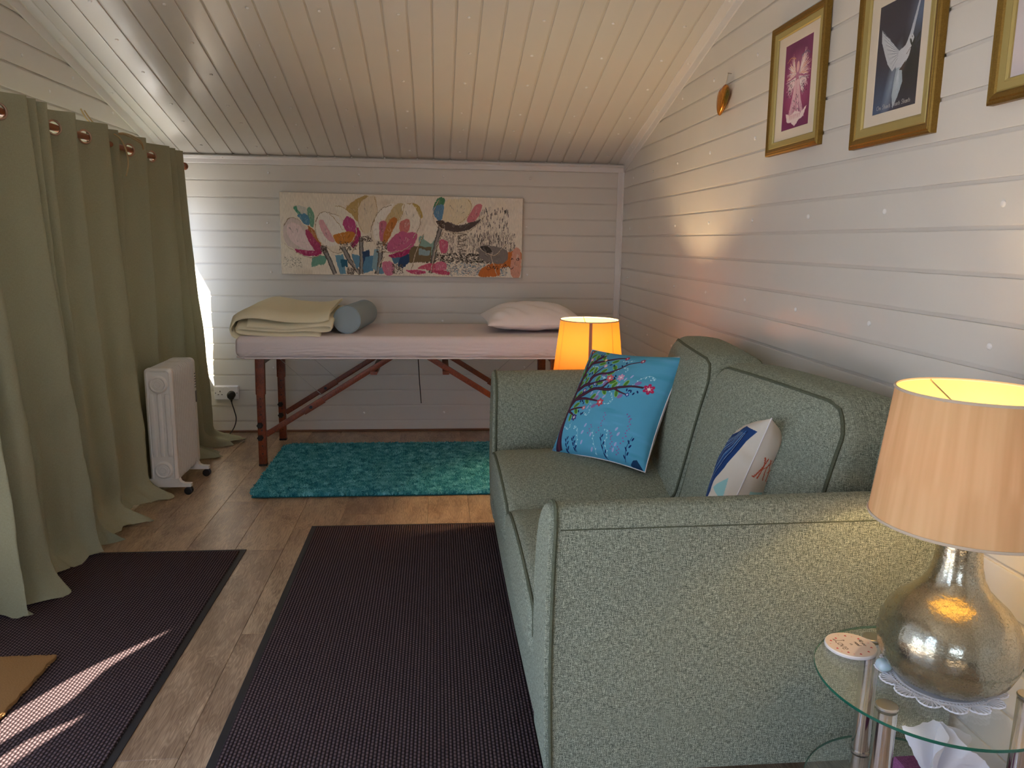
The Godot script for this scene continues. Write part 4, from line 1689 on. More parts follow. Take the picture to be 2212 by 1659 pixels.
	mb.quad(Vector3(-0.7465, -0.2465, 0.0165), Vector3(0.7465, -0.2465, 0.0165), Vector3(0.7465, 0.2465, 0.0165), Vector3(-0.7465, 0.2465, 0.0165))
	fin(mb, "canvas", m, o)


func socket() -> void:
	var at := Vector3(-1.336, 0.263, ZB + 0.001)
	var o := thing("wall_socket", "white double wall socket low on the back wall left of the massage table", "socket", at)
	var mb := Mb.new()
	mb.box(Vector3(0, 0, 0.014), Vector3(0.152, 0.092, 0.028), 0.006)
	fin(mb, "face_plate", mats.plastic, o)
	for x in [-0.018, 0.012]:
		mb = Mb.new()
		mb.box(Vector3(x, 0.028, 0.0295), Vector3(0.011, 0.018, 0.005), 0.0015)
		fin(mb, "switch", mats.plastic, o)
	for q in [[-0.038, 0.010, 0.005, 0.010], [-0.049, -0.010, 0.009, 0.004], [-0.027, -0.010, 0.009, 0.004]]:
		mb = Mb.new()
		mb.box(Vector3(q[0], q[1], 0.0281), Vector3(q[2], q[3], 0.0006))
		fin(mb, "pin_slot", mats.black, o)
	for x in [-0.066, 0.066]:
		mb = Mb.new()
		mb.tube(PackedVector3Array([Vector3(x, 0, 0.027), Vector3(x, 0, 0.0287)]), 0.0035, 10)
		fin(mb, "screw", mats.grey, o)
	var p := thing("power_plug", "black three pin plug with its cable hanging from the wall socket to the floor", "plug", at + Vector3(0.034, -0.008, 0.0295))
	mb = Mb.new()
	var loops := []
	for e in [[0.0, 0.95], [0.006, 1.0], [0.026, 0.94], [0.034, 0.7], [0.036, 0.4]]:
		var l := PackedVector3Array()
		for s in 24:
			var w := TAU * s / 24
			var y := sin(w) * 0.026 - 0.002
			if y < -0.01:
				y *= 1.25
			l.append(Vector3(cos(w) * 0.0255 * e[1] * (1.0 if sin(w) > -0.5 else 0.8), y * e[1], e[0]))
		loops.append(l)
	mb.loft(loops)
	fin(mb, "plug_body", mats.black, p)
	mb = Mb.new()
	var pts := spline([Vector3(0, -0.02, 0.016), Vector3(0.003, -0.055, 0.018), Vector3(0.016, -0.10, 0.022), Vector3(0.03, -0.15, 0.04), Vector3(0.022, -0.20, 0.07), Vector3(-0.005, -0.24, 0.11), Vector3(-0.05, -0.2505, 0.15), Vector3(-0.10, -0.2505, 0.19), Vector3(-0.135, -0.2505, 0.30), Vector3(-0.12, -0.2505, 0.45), Vector3(-0.05, -0.2505, 0.62), Vector3(0.0, -0.2505, 0.72)], 6)
	mb.tube(pts, 0.0036, 8)
	fin(mb, "cable", mats.black, p)
	mb = Mb.new()
	mb.tube(PackedVector3Array([Vector3(0, -0.016, 0.016), Vector3(0.001, -0.045, 0.017)]), 0.009, 10, false, PackedFloat32Array([0.011, 0.005]))
	fin(mb, "cable_grip", mats.black, p)


func heater() -> void:
	var at := Vector3(-1.315, 0, -3.88)
	var o := thing("oil_heater", "white finned oil filled heater on black castors in front of the curtain", "heater", at)
	var w := 0.064
	var y0 := 0.062
	var y1 := 0.622
	var outline := func(x_half: float, lo: float, hi: float, r: float) -> PackedVector3Array:
		var l := PackedVector3Array()
		for k in 4:
			var cx: float = [1.0, -1.0, -1.0, 1.0][k] * (x_half - r)
			var cy: float = [hi - r, hi - r, lo + r, lo + r][k]
			for s in 6:
				var an: float = PI / 2 * k + PI / 2 * s / 5.0
				l.append(Vector3(cx + r * cos(an), cy + r * sin(an), 0))
		return l
	var lay := func(list: Array) -> Mb:
		# list of [z, half width, low, high, corner radius]
		var loops := []
		for e in list:
			var l: PackedVector3Array = outline.call(e[1], e[2], e[3], e[4])
			for i in l.size():
				l[i].z = e[0]
			loops.append(l)
		var mb := Mb.new()
		mb.loft(loops)
		return mb
	# front plate
	var fp := fin(lay.call([[0.130, w, y0, y1, 0.02], [0.148, w, y0, y1, 0.022], [0.156, w - 0.006, y0 + 0.006, y1 - 0.006, 0.02], [0.158, w - 0.012, y0 + 0.012, y1 - 0.012, 0.016], [0.154, w - 0.017, y0 + 0.018, y1 - 0.018, 0.014]]), "front_plate", mats.heater, o, 35)
	for x in [-0.036, 0.0, 0.036]:
		var mb := Mb.new()
		mb.rbox(Vector3(0.0125 if x != 0 else 0.011, 0.155, 0.008), 0.0075, 8, func(q): return q + Vector3(x, 0.345, 0.152))
		fin(mb, "rib", mats.heater, fp, 60)
	for y in [0.545, 0.125]:
		var mb := Mb.new()
		var prof := [[0.0, 0.044], [0.006, 0.043], [0.013, 0.037], [0.014, 0.033], [0.009, 0.028], [0.011, 0.025], [0.011, 0.017], [0.013, 0.0145], [0.011, 0.0125], [0.011, 0.0001]]
		var loops := []
		for e in prof:
			var l := PackedVector3Array()
			for s in 36:
				l.append(Vector3(cos(TAU * s / 36) * e[1], y + sin(TAU * s / 36) * e[1], 0.153 + e[0]))
			loops.append(l)
		mb.loft(loops, false, false)
		fin(mb, "boss", mats.heater, fp, 35)
	# fins, each with its own rounded edge and a bulge at the oil way
	for k in 11:
		var z := 0.108 - 0.0255 * k
		fin(lay.call([[z - 0.0045, w - 0.01, y0 + 0.012, y1 - 0.012, 0.012], [z - 0.003, w - 0.001, y0 + 0.003, y1 - 0.003, 0.02], [z, w, y0 + 0.002, y1 - 0.002, 0.022], [z + 0.003, w - 0.001, y0 + 0.003, y1 - 0.003, 0.02], [z + 0.0045, w - 0.01, y0 + 0.012, y1 - 0.012, 0.012]]), "fin", mats.heater, o, 35)
	fin(lay.call([[-0.16, 0.03, y0 + 0.04, y1 - 0.04, 0.02], [0.14, 0.03, y0 + 0.04, y1 - 0.04, 0.02]]), "core", mats.heater, o)
	fin(lay.call([[-0.215, w - 0.012, y0 + 0.01, y1 - 0.01, 0.02], [-0.205, w - 0.002, y0, y1, 0.024], [-0.165, w, y0, y1, 0.024]]), "control_box", mats.heater, o, 35)
	var mb := Mb.new()
	mb.box(Vector3(w + 0.0005, 0.42, -0.19), Vector3(0.003, 0.06, 0.018), 0.001)
	for k in 6:
		mb.box(Vector3(w + 0.0005, 0.47 + 0.014 * k, -0.19), Vector3(0.002, 0.005, 0.02))
	fin(mb, "vent", mats.grey, o)
	# feet and castors
	for z in [0.145, -0.155]:
		mb = Mb.new()
		var l0 := PackedVector3Array()
		var l1 := PackedVector3Array()
		for q in [[-0.118, 0.040], [-0.118, 0.056], [-0.088, 0.058], [-0.074, 0.066], [-0.068, 0.082], [0.068, 0.082], [0.074, 0.066], [0.088, 0.058], [0.122, 0.056], [0.122, 0.040]]:
			l0.append(Vector3(q[0], q[1], z + 0.014))
			l1.append(Vector3(q[0], q[1], z - 0.014))
		mb.loft([l0, l1])
		var ft := fin(mb, "foot_bar", mats.heater, o)
		for x in [-0.103, 0.107]:
			for dz in [-0.008, 0.008]:
				mb = Mb.new()
				mb.tube(PackedVector3Array([Vector3(x, 0.019, z + dz - 0.006), Vector3(x, 0.019, z + dz - 0.005), Vector3(x, 0.019, z + dz + 0.005), Vector3(x, 0.019, z + dz + 0.006)]), 0.019, 20, false, PackedFloat32Array([0.016, 0.019, 0.019, 0.016]))
				fin(mb, "castor", mats.black, ft)
			mb = Mb.new()
			mb.box(Vector3(x, 0.032, z), Vector3(0.02, 0.022, 0.006), 0.002)
			fin(mb, "castor_fork", mats.black, ft)


# ---------------------------------------------------------------- rugs and mats
func rugs() -> void:
	var x0 := -0.905
	var x1 := 0.36
	var z0 := -4.585
	var z1 := -3.64
	var at := Vector3((x0 + x1) / 2, 0, (z0 + z1) / 2)
	var o := thing("shaggy_rug", "teal shaggy rug on the wooden floor in front of the massage table", "rug", at)
	var mb := Mb.new()
	mb.rbox(Vector3((x1 - x0) / 2 - 0.01, 0.006, (z1 - z0) / 2 - 0.01), 0.005, 10, func(q): return q + Vector3(0, 0.0065, 0))
	fin(mb, "backing", mats.rug_base, o)
	# a tuft of bent, tapering yarns
	mb = Mb.new()
	for k in 5:
		var an := TAU * k / 5.0
		var d := Vector3(cos(an), 0, sin(an))
		var lean := 0.5 + 0.3 * (k % 2)
		mb.tube(PackedVector3Array([d * 0.0015, d * (0.006 * lean) + Vector3(0, 0.011, 0), d * (0.013 * lean) + Vector3(0, 0.018 - 0.002 * (k % 3), 0)]), 0.0022, 4, false, PackedFloat32Array([0.002, 0.0025, 0.0014]))
	var tuft := mb.commit(60)
	tuft.surface_set_material(0, mats.rug)
	var spots := []
	var nx := 150
	var nz := 112
	var ns := FastNoiseLite.new()
	ns.seed = 4
	ns.frequency = 14.0
	for i in nx:
		for j in nz:
			var u := (i + rng.randf_range(0.1, 0.9)) / nx
			var v := (j + rng.randf_range(0.1, 0.9)) / nz
			var x := lerpf(-0.5, 0.5, u) * (x1 - x0)
			var z := lerpf(-0.5, 0.5, v) * (z1 - z0)
			# slightly rounded corners
			var e := Vector2(absf(x) - (x1 - x0) / 2 + 0.06, absf(z) - (z1 - z0) / 2 + 0.06)
			if e.x > 0 and e.y > 0 and e.length() > 0.06:
				continue
			spots.append(Vector3(x, 0.010, z))
	var mm := MultiMesh.new()
	mm.transform_format = MultiMesh.TRANSFORM_3D
	mm.use_colors = true
	mm.mesh = tuft
	mm.instance_count = spots.size()
	for k in spots.size():
		var s: Vector3 = spots[k]
		var n := ns.get_noise_2d(s.x, s.z)
		var lean := Basis(Vector3(rng.randf_range(-1, 1), 0, rng.randf_range(-1, 1)).normalized(), rng.randf_range(0.0, 0.6))
		var sc := rng.randf_range(0.75, 1.2)
		mm.set_instance_transform(k, Transform3D(lean * Basis(Vector3.UP, rng.randf() * TAU) * Basis.from_scale(Vector3.ONE * sc), s))
		var c := c8(12, 112, 130).lerp(c8(142, 226, 236), clampf(0.45 + 0.5 * n + rng.randf_range(-0.35, 0.35), 0, 1)).srgb_to_linear()
		mm.set_instance_color(k, c)
	var mi := MultiMeshInstance3D.new()
	mi.name = "pile"
	mi.multimesh = mm
	mi.material_override = mats.rug
	mi.set_meta("kind", "stuff")
	o.add_child(mi)
	# two ribbed mats
	for e in [[-1.66 + 0.06, -0.765, -3.012, -1.25, "dark ribbed floor mat by the curtain, with the coir mat lying on it", "floor_mat"], [-0.547, 0.29, -3.258, -1.25, "dark ribbed floor mat running alongside the front of the sofa", "floor_mat"]]:
		var c := Vector3((e[0] + e[1]) / 2, 0, (e[2] + e[3]) / 2)
		var hx: float = (e[1] - e[0]) / 2
		var hz: float = (e[3] - e[2]) / 2
		o = thing(e[5], e[4], "mat", c, "dark ribbed floor mats")
		mb = Mb.new()
		mb.box(Vector3(0, 0.0015, 0), Vector3(2 * hx, 0.003, 2 * hz), 0.001)
		fin(mb, "rubber_edge", mats.rubber, o)
		mb = Mb.new()
		mb.box(Vector3(0, 0.0045, 0), Vector3(2 * hx - 0.044, 0.006, 2 * hz - 0.044), 0.002)
		fin(mb, "pile", mats.ribbed, o)
	var dm := thing("door_mat", "plain tan coir door mat lying on top of the dark mat", "door mat", Vector3(-1.33, 0.0078, -1.85))
	mb = Mb.new()
	mb.rbox(Vector3(0.2135, 0.007, 0.35), 0.005, 30, func(q):
		return q + Vector3(0.003 * sin(q.z * 90.0) * absf(q.x) / 0.21, 0.007, 0.003 * sin(q.x * 110.0)))
	fin(mb, "coir_pile", mats.coir, dm)
	mb = Mb.new()
	for k in 260:
		var side := k % 2
		var a := rng.randf_range(-1, 1)
		var p := Vector3(0.2135, 0.008, a * 0.35) if side == 0 else Vector3(a * 0.21, 0.008, -0.35)
		var d := Vector3(1, 0, 0) if side == 0 else Vector3(0, 0, -1)
		mb.tube(PackedVector3Array([p - d * 0.006, p + d * rng.randf_range(0.002, 0.006) + Vector3(rng.randf_range(-1, 1), rng.randf_range(-0.6, 1), rng.randf_range(-1, 1)) * 0.003]), 0.0007, 3)
	var fr := fin(mb, "loose_fibres", mats.coir, dm)
	fr.set_meta("kind", "stuff")


# ---------------------------------------------------------------- scatter cushions
func bil(p: Vector2, tl: Vector2, tr: Vector2, br: Vector2, bl: Vector2) -> Vector2:
	var u := 0.5
	var v := 0.5
	for k in 12:
		var q := tl.lerp(tr, u).lerp(bl.lerp(br, u), v) - p
		var du := (tr - tl).lerp(br - bl, v)
		var dv := bl.lerp(br, u) - tl.lerp(tr, u)
		var det := du.x * dv.y - du.y * dv.x
		u -= (q.x * dv.y - q.y * dv.x) / det
		v -= (du.x * q.y - du.y * q.x) / det
	return Vector2(u, v)


func tree_art() -> ImageTexture:
	var a := Art.new(768, 768, c8(92, 172, 206))
	var g := RandomNumberGenerator.new()
	g.seed = 9
	for k in 50:
		a.glow(Vector2(g.randf(), g.randf()), Vector2(0.16, 0.03) * g.randf_range(0.5, 1.2), Color(0.24, 0.58, 0.68, 0.35) if k % 2 else Color(0.45, 0.74, 0.90, 0.4))
	a.glow(Vector2(0.1, 0.15), Vector2(0.6, 0.5), Color(0.30, 0.48, 0.62, 0.6))
	var P := func(x: float, y: float) -> Vector2:
		var q := bil(Vector2(x, y), Vector2(385, 70), Vector2(1450, 105), Vector2(1185, 1610), Vector2(50, 1300))
		return Vector2(0.02 + 0.96 * q.x, 0.01 + 0.98 * q.y)
	var S := func(pts: Array) -> Array:
		var r := []
		for k in range(0, pts.size(), 2):
			r.append(P.call(pts[k], pts[k + 1]))
		return r
	# grasses and vines
	for s in [[270, 1380, 265, 1280, 280, 1210], [385, 1390, 375, 1290, 360, 1220], [770, 1520, 740, 1380, 750, 1240], [1000, 1550, 1050, 1380, 1110, 1260]]:
		var q: Array = S.call(s)
		a.line(q, 4, 2, c8(26, 50, 110))
		for k in 6:
			var c: Vector2 = q[0].lerp(q[q.size() - 1], 0.15 + 0.15 * k)
			a.oval(c + Vector2(0.012 * (1 if k % 2 else -1), 0), Vector2(0.006, 0.017), c8(24, 44, 104), 0.5 if k % 2 else -0.5)
	for s in [[410, 1330, 440, 1180, 400, 1110, 390, 1150], [650, 1460, 640, 1300, 650, 1190], [790, 1490, 800, 1340, 840, 1220, 790, 1190], [240, 1080, 290, 1130, 340, 1060], [500, 950, 540, 1000, 600, 900, 570, 830], [800, 680, 850, 760, 830, 850, 750, 860], [1070, 610, 1140, 500, 1220, 450, 1280, 480, 1230, 510], [820, 400, 870, 340, 970, 350, 950, 420], [880, 230, 940, 240, 1010, 220], [510, 330, 580, 330, 570, 370], [680, 480, 710, 490, 700, 510]]:
		var q: Array = S.call(s)
		a.line(q, 2.5, 2, c8(176, 226, 236))
		for k in q.size() - 1:
			for m in 3:
				var c: Vector2 = q[k].lerp(q[k + 1], 0.3 * m + 0.1)
				a.oval(c + Vector2(0.008 * (1 if m % 2 else -1), 0.003), Vector2(0.0045, 0.0075), c8(190, 234, 242), 0.6 * (1 if m % 2 else -1))
	for s in [[700, 1230, 770, 1090, 800, 960], [990, 1360, 1060, 1200, 1090, 1060, 1050, 980], [860, 1420, 880, 1290, 860, 1200], [580, 1220, 640, 1110], [920, 1480, 960, 1380]]:
		var q: Array = S.call(s)
		for k in q.size() - 1:
			for m in 5:
				a.oval(q[k].lerp(q[k + 1], m / 5.0) + Vector2(0.008 * (1 if m % 2 else -1), 0), Vector2(0.007, 0.006), c8(150, 112, 176))
	for q in [[500, 1200], [540, 1120], [480, 1310], [610, 1240], [940, 1190], [960, 1250], [920, 1370], [600, 1400], [880, 1430], [660, 700], [740, 760], [900, 600], [640, 740], [700, 560], [970, 520], [1040, 480], [560, 700], [540, 890]]:
		a.oval(P.call(q[0], q[1]), Vector2(0.009, 0.02), c8(176, 184, 226), 0.5)
	for q in [[1120, 570], [940, 760], [730, 580], [640, 770], [620, 880], [700, 450]]:
		a.oval(P.call(q[0], q[1]), Vector2(0.03, 0.018), c8(146, 120, 178), -0.6)
	# leaves
	for q in [[470, 170, 0.6], [530, 190, -0.3], [620, 190, -0.6], [780, 240, 0.9], [630, 290, 1.2], [800, 340, -0.7], [380, 360, -0.2], [500, 380, 0.8], [560, 390, 0.0], [680, 400, 0.9], [770, 430, 0.9], [410, 460, 0.8], [450, 520, 0.5], [620, 510, 0.4], [360, 550, 0.7], [650, 570, 1.3], [820, 560, 1.2], [850, 600, 0.6], [990, 580, 0.5], [530, 640, 0.3], [370, 690, 0.5], [730, 690, -0.7], [890, 720, -0.3], [590, 750, 0.8], [300, 740, 0.2], [370, 840, 0.8], [510, 800, -0.8], [380, 920, -0.7], [305, 985, 0.0], [460, 280, 0.1], [350, 240, 0.8], [440, 90, 0.4], [620, 90, -0.9], [350, 420, -0.5]]:
		var c: Vector2 = P.call(q[0], q[1])
		a.oval(c, Vector2(0.021, 0.038), c8(160, 206, 110), q[2])
		a.oval(c, Vector2(0.016, 0.033), c8(84, 142, 62), q[2])
		a.line([c - Vector2(sin(-q[2]), cos(q[2])) * 0.026, c + Vector2(sin(-q[2]), cos(q[2])) * 0.026], 2, 2, c8(50, 96, 44), false)
	# trunk and branches
	var bark := c8(66, 40, 66)
	var twigs := [[[150, 1330, 160, 1180, 195, 960, 240, 830, 290, 640, 330, 520], 46, 34], [[300, 640, 360, 470, 440, 350, 500, 270, 580, 200, 640, 150], 30, 8], [[400, 460, 405, 320, 415, 110], 22, 12], [[480, 290, 590, 260, 700, 225, 800, 185, 930, 180], 20, 8], [[310, 630, 420, 580, 480, 560, 550, 480, 640, 440, 740, 430, 850, 360, 960, 290, 1120, 220], 24, 7], [[420, 580, 560, 570, 740, 520], 18, 10], [[500, 510, 580, 420, 660, 340], 12, 6], [[200, 900, 280, 810, 360, 730, 460, 690, 570, 650, 680, 640, 760, 570, 850, 510], 34, 8], [[640, 645, 780, 660, 920, 635, 1050, 620, 1180, 620], 20, 12], [[860, 655, 930, 700, 1010, 735], 12, 7], [[330, 760, 440, 755, 540, 780, 660, 815], 20, 10], [[240, 890, 340, 885, 480, 880], 16, 9], [[260, 900, 320, 940, 360, 980], 14, 8], [[400, 700, 430, 660, 450, 640], 14, 8], [[540, 230, 570, 180, 600, 130], 14, 7]]
	for q in twigs:
		a.line(S.call(q[0]), q[1] * 1.25, q[2] * 1.1, bark)
	for q in twigs:
		a.line(S.call(q[0]), q[1] * 0.24, q[2] * 0.2, c8(108, 54, 66))
	# flowers
	for q in [[1230, 628, 52, [196, 50, 100], [244, 210, 214]], [700, 838, 42, [202, 62, 84], [248, 214, 190]], [775, 505, 42, [214, 96, 108], [248, 200, 170]], [908, 490, 40, [212, 158, 196], [250, 220, 226]], [368, 1000, 34, [66, 52, 120], [236, 206, 214]], [480, 888, 24, [206, 110, 130], [250, 230, 220]], [440, 645, 26, [90, 70, 140], [244, 220, 206]], [588, 585, 20, [60, 80, 150], [240, 238, 244]], [1022, 735, 22, [40, 70, 150], [236, 236, 246]], [680, 322, 22, [220, 170, 190], [250, 236, 226]], [455, 232, 22, [214, 150, 180], [250, 236, 226]], [655, 228, 18, [230, 190, 120], [250, 240, 216]], [1100, 225, 26, [160, 50, 80], [230, 190, 200]], [910, 185, 26, [186, 46, 80], [214, 90, 110]], [415, 105, 26, [150, 40, 60], [206, 80, 80]]]:
		var c: Vector2 = P.call(q[0], q[1])
		var r: float = q[2] / 1150.0
		for k in 6:
			var d := Vector2(cos(TAU * k / 6 + 0.4), sin(TAU * k / 6 + 0.4))
			a.oval(c + d * r * 0.68, Vector2(r * 0.42, r * 0.33), c8(q[3][0], q[3][1], q[3][2]), TAU * k / 6 + 0.4)
			a.line([c, c + d * r * 0.62], 4, 2, c8(q[4][0], q[4][1], q[4][2]), false)
		a.oval(c, Vector2(r, r) * 0.26, c8(246, 236, 230))
	for q in [[1010, 670], [1040, 680], [1090, 720], [1130, 690], [1060, 690], [840, 470], [830, 500], [700, 270], [740, 300], [780, 310], [880, 310], [930, 270], [360, 310], [380, 290], [410, 790], [440, 790], [460, 820], [420, 930], [480, 960], [460, 970], [500, 600], [520, 620], [620, 600], [640, 540], [770, 620], [480, 440], [520, 430], [430, 490], [560, 150], [590, 170]]:
		a.oval(P.call(q[0], q[1]), Vector2(0.007, 0.014), c8(28, 44, 100), g.randf_range(-1, 1))
	a.dabs(g, Vector2(0.0, 0.955), Vector2(0.06, 0.998), 60, Vector2(4, 4), [c8(40, 54, 120), c8(170, 190, 220), c8(120, 60, 90)])
	a.poly(S.call([1050, 1580, 1100, 1530, 1140, 1520, 1190, 1620, 1100, 1620]), c8(30, 66, 104))
	return a.tex()


func leaf_art(front: bool) -> ImageTexture:
	var a := Art.new(384, 384, c8(214, 202, 186) if not front else c8(218, 210, 196))
	var g := RandomNumberGenerator.new()
	g.seed = 19
	for k in 24:
		a.glow(Vector2(g.randf(), g.randf()), Vector2(0.12, 0.05), Color(0.92, 0.87, 0.80, 0.5) if k % 2 else Color(0.80, 0.72, 0.62, 0.35), 1.0, 0.6)
	if front:
		# a long blue leaf from corner to corner, striped
		a.poly([Vector2(0.98, 0.12), Vector2(0.80, 0.10), Vector2(0.62, 0.22), Vector2(0.50, 0.45), Vector2(0.40, 0.75), Vector2(0.42, 1.0), Vector2(0.62, 1.0), Vector2(0.78, 0.75), Vector2(0.90, 0.45)], c8(34, 66, 120))
		for k in 7:
			var t := k / 7.0
			a.line([Vector2(0.92 - 0.02 * k, 0.14), Vector2(0.86 - 0.05 * k, 0.42), Vector2(0.72 - 0.045 * k, 0.72), Vector2(0.58 - 0.03 * k, 0.98)], 4, 3, c8(66, 120, 176) if k % 2 else c8(24, 44, 92))
			a.line([Vector2(0.91 - 0.02 * k, 0.16), Vector2(0.84 - 0.05 * k, 0.44), Vector2(0.70 - 0.045 * k, 0.74)], 1.5, 1.5, c8(186, 206, 214))
		a.poly([Vector2(0.96, 0.50), Vector2(0.88, 0.62), Vector2(0.98, 0.66)], c8(150, 200, 200))
		a.poly([Vector2(0.86, 0.80), Vector2(0.74, 0.90), Vector2(0.70, 1.0), Vector2(0.78, 1.0)], c8(160, 196, 202))
		for k in 10:
			a.oval(Vector2(0.40 + g.randf_range(0, 0.1), g.randf_range(0.80, 1.0)), Vector2(0.012, 0.02), c8(150, 214, 196))
	else:
		# u = 0 is the side towards the picture
		for k in 12:
			var x := 0.02 + 0.017 * k
			a.line([Vector2(x, 0.26), Vector2(x + g.randf_range(-0.03, 0.03), 0.33), Vector2(x + g.randf_range(-0.04, 0.04), 0.42)], 2.5, 2, c8(196, 92, 66))
			if k % 3 == 0:
				a.line([Vector2(x, 0.36), Vector2(x + 0.06, 0.28)], 2, 2, c8(206, 104, 74))
		a.poly([Vector2(0.02, 0.52), Vector2(0.10, 0.50), Vector2(0.12, 0.60), Vector2(0.02, 0.60)], c8(170, 206, 200))
		a.poly([Vector2(0.18, 0.72), Vector2(0.34, 0.64), Vector2(0.52, 0.70), Vector2(0.40, 0.74)], c8(150, 180, 178))
		a.poly([Vector2(0.02, 0.74), Vector2(0.14, 0.68), Vector2(0.30, 0.74), Vector2(0.40, 1.0), Vector2(0.08, 1.0), Vector2(0.10, 0.88)], c8(26, 46, 66))
		for k in 4:
			a.line([Vector2(0.05 + 0.02 * k, 0.75 + 0.06 * k), Vector2(0.18, 0.77 + 0.05 * k), Vector2(0.34, 0.88 + 0.04 * k)], 3, 2, c8(96, 136, 150) if k % 2 else c8(48, 74, 92))
		for k in 5:
			a.oval(Vector2(0.02 + 0.02 * k, 0.74 - 0.01 * k), Vector2(0.008, 0.014), c8(214, 96, 84))
		a.line([Vector2(0.62, 0.40), Vector2(0.66, 0.60), Vector2(0.62, 0.85)], 5, 3, c8(196, 160, 110))
	return a.tex()


func print_mat(t: Texture2D, rough := 0.9) -> StandardMaterial3D:
	var m := mat(Color.WHITE, rough, 0.0, 0.3)
	m.albedo_texture = t
	m.heightmap_enabled = true
	m.heightmap_texture = mats.pillow.heightmap_texture
	m.heightmap_scale = 0.01
	return m


func cushions() -> void:
	var bl := Vector3(0.458, 0.458, -2.795)
	var br := Vector3(0.728, 0.458, -2.468)
	var tl := Vector3(0.596, 0.802, -3.005)
	var tr := Vector3(0.858, 0.838, -2.70)
	var right := ((br - bl) + (tr - tl)).normalized()
	var up := ((tl - bl) + (tr - br))
	up = (up - right * up.dot(right)).normalized()
	var n := right.cross(up)
	var c := (bl + br + tl + tr) / 4
	var o := thing("tree_cushion", "blue cushion printed with a flowering tree, leaning in the far corner of the sofa", "cushion", c)
	o.basis = Basis(right, up, n)
	var w := 0.43
	var h := 0.45
	var pp := pad(w, h, 0.155, 36, 0.07, 31, 0.008)
	fin(pp[0], "printed_front", print_mat(tree_art()), o, 75)
	fin(pp[1], "plain_back", mats.pillow, o, 75)
	fin(pad_seam(w, h, 0.07, 0.0022), "seam", mats.pillow, o)
	# second cushion, seen along its edge
	var r2 := Vector3(-0.46, 0.15, 0.87).normalized()
	var u2 := Vector3(0.15, 0.36, -0.02)
	u2 = (u2 - r2 * u2.dot(r2)).normalized()
	o = thing("leaf_cushion", "cream cushion printed with blue leaves, seen edge on behind the near sofa arm", "cushion", Vector3(0.856, 0.60, -1.985))
	o.basis = Basis(r2, u2, r2.cross(u2))
	pp = pad(0.38, 0.38, 0.175, 32, 0.12, 51, 0.014)
	fin(pp[0], "printed_front", print_mat(leaf_art(true)), o, 75)
	fin(pp[1], "printed_back", print_mat(leaf_art(false)), o, 75)
	fin(pad_seam(0.38, 0.38, 0.12, 0.0018), "seam", mats.pillow, o)


# ---------------------------------------------------------------- lamps
func shade(parent: Node3D, r0: float, r1: float, y0: float, y1: float, m: Material, seams: Array) -> Node3D:
	var mb := Mb.new()
	mb.lathe([Vector2(r0, y0), Vector2(lerpf(r0, r1, 0.5), lerpf(y0, y1, 0.5)), Vector2(r1, y1)], 72)
	var sh := fin(mb, "lamp_shade", m, parent)
	if m == mats.shade:
		# the cloth is laid on a pale gold lining
		mb = Mb.new()
		mb.lathe([Vector2(r1 - 0.002, y1), Vector2(lerpf(r0, r1, 0.5) - 0.002, lerpf(y0, y1, 0.5)), Vector2(r0 - 0.002, y0)], 72)
		fin(mb, "lining", mats.lining, sh)
	for e in [[r0, y0], [r1, y1]]:
		var pts := PackedVector3Array()
		for s in 64:
			pts.append(Vector3(cos(TAU * s / 64) * e[0], e[1], sin(TAU * s / 64) * e[0]))
		mb = Mb.new()
		mb.tube(pts, 0.0028, 6, true)
		fin(mb, "rim", mats.shade_trim, sh)
	for s in seams:
		# a turned-over seam of cloth from rim to rim
		mb = Mb.new()
		var a: float = s[0]
		var hw: float = s[1]
		mb.grid(2, 4, func(u, v):
			var w: float = a + (u - 0.5) * hw
			var r := lerpf(r0, r1, v) + 0.0012
			return Vector3(cos(w) * r, lerpf(y0, y1, v), sin(w) * r))
		fin(mb, "seam", mats.shade_seam, sh)
	# wire spider that carries the shade
	for k in 3:
		var w := TAU * k / 3 + 0.5
		mb = Mb.new()
		mb.tube(PackedVector3Array([Vector3(cos(w) * 0.018, y1 - 0.035, sin(w) * 0.018), Vector3(cos(w) * r1 * 0.5, y1 - 0.03, sin(w) * r1 * 0.5), Vector3(cos(w) * r1, y1 - 0.002, sin(w) * r1)]), 0.0018, 6)
		fin(mb, "spider_arm", mats.brass, sh)
	return sh


func light_bulb(parent: Node3D, y: float, energy: float, color: Color) -> void:
	var mb := Mb.new()
	mb.lathe([Vector2(0.0001, y - 0.05), Vector2(0.012, y - 0.05), Vector2(0.013, y - 0.035), Vector2(0.02, y - 0.02), Vector2(0.028, y), Vector2(0.024, y + 0.018), Vector2(0.012, y + 0.028), Vector2(0.0001, y + 0.03)], 24)
	fin(mb, "bulb", mats.bulb, parent)
	var l := OmniLight3D.new()
	l.name = "bulb_light"
	l.light_color = color
	l.light_energy = energy
	l.light_size = 0.02
	l.omni_range = 12.0
	l.omni_attenuation = 2.0
	l.shadow_enabled = true
	l.position = Vector3(0, y, 0)
	parent.add_child(l)


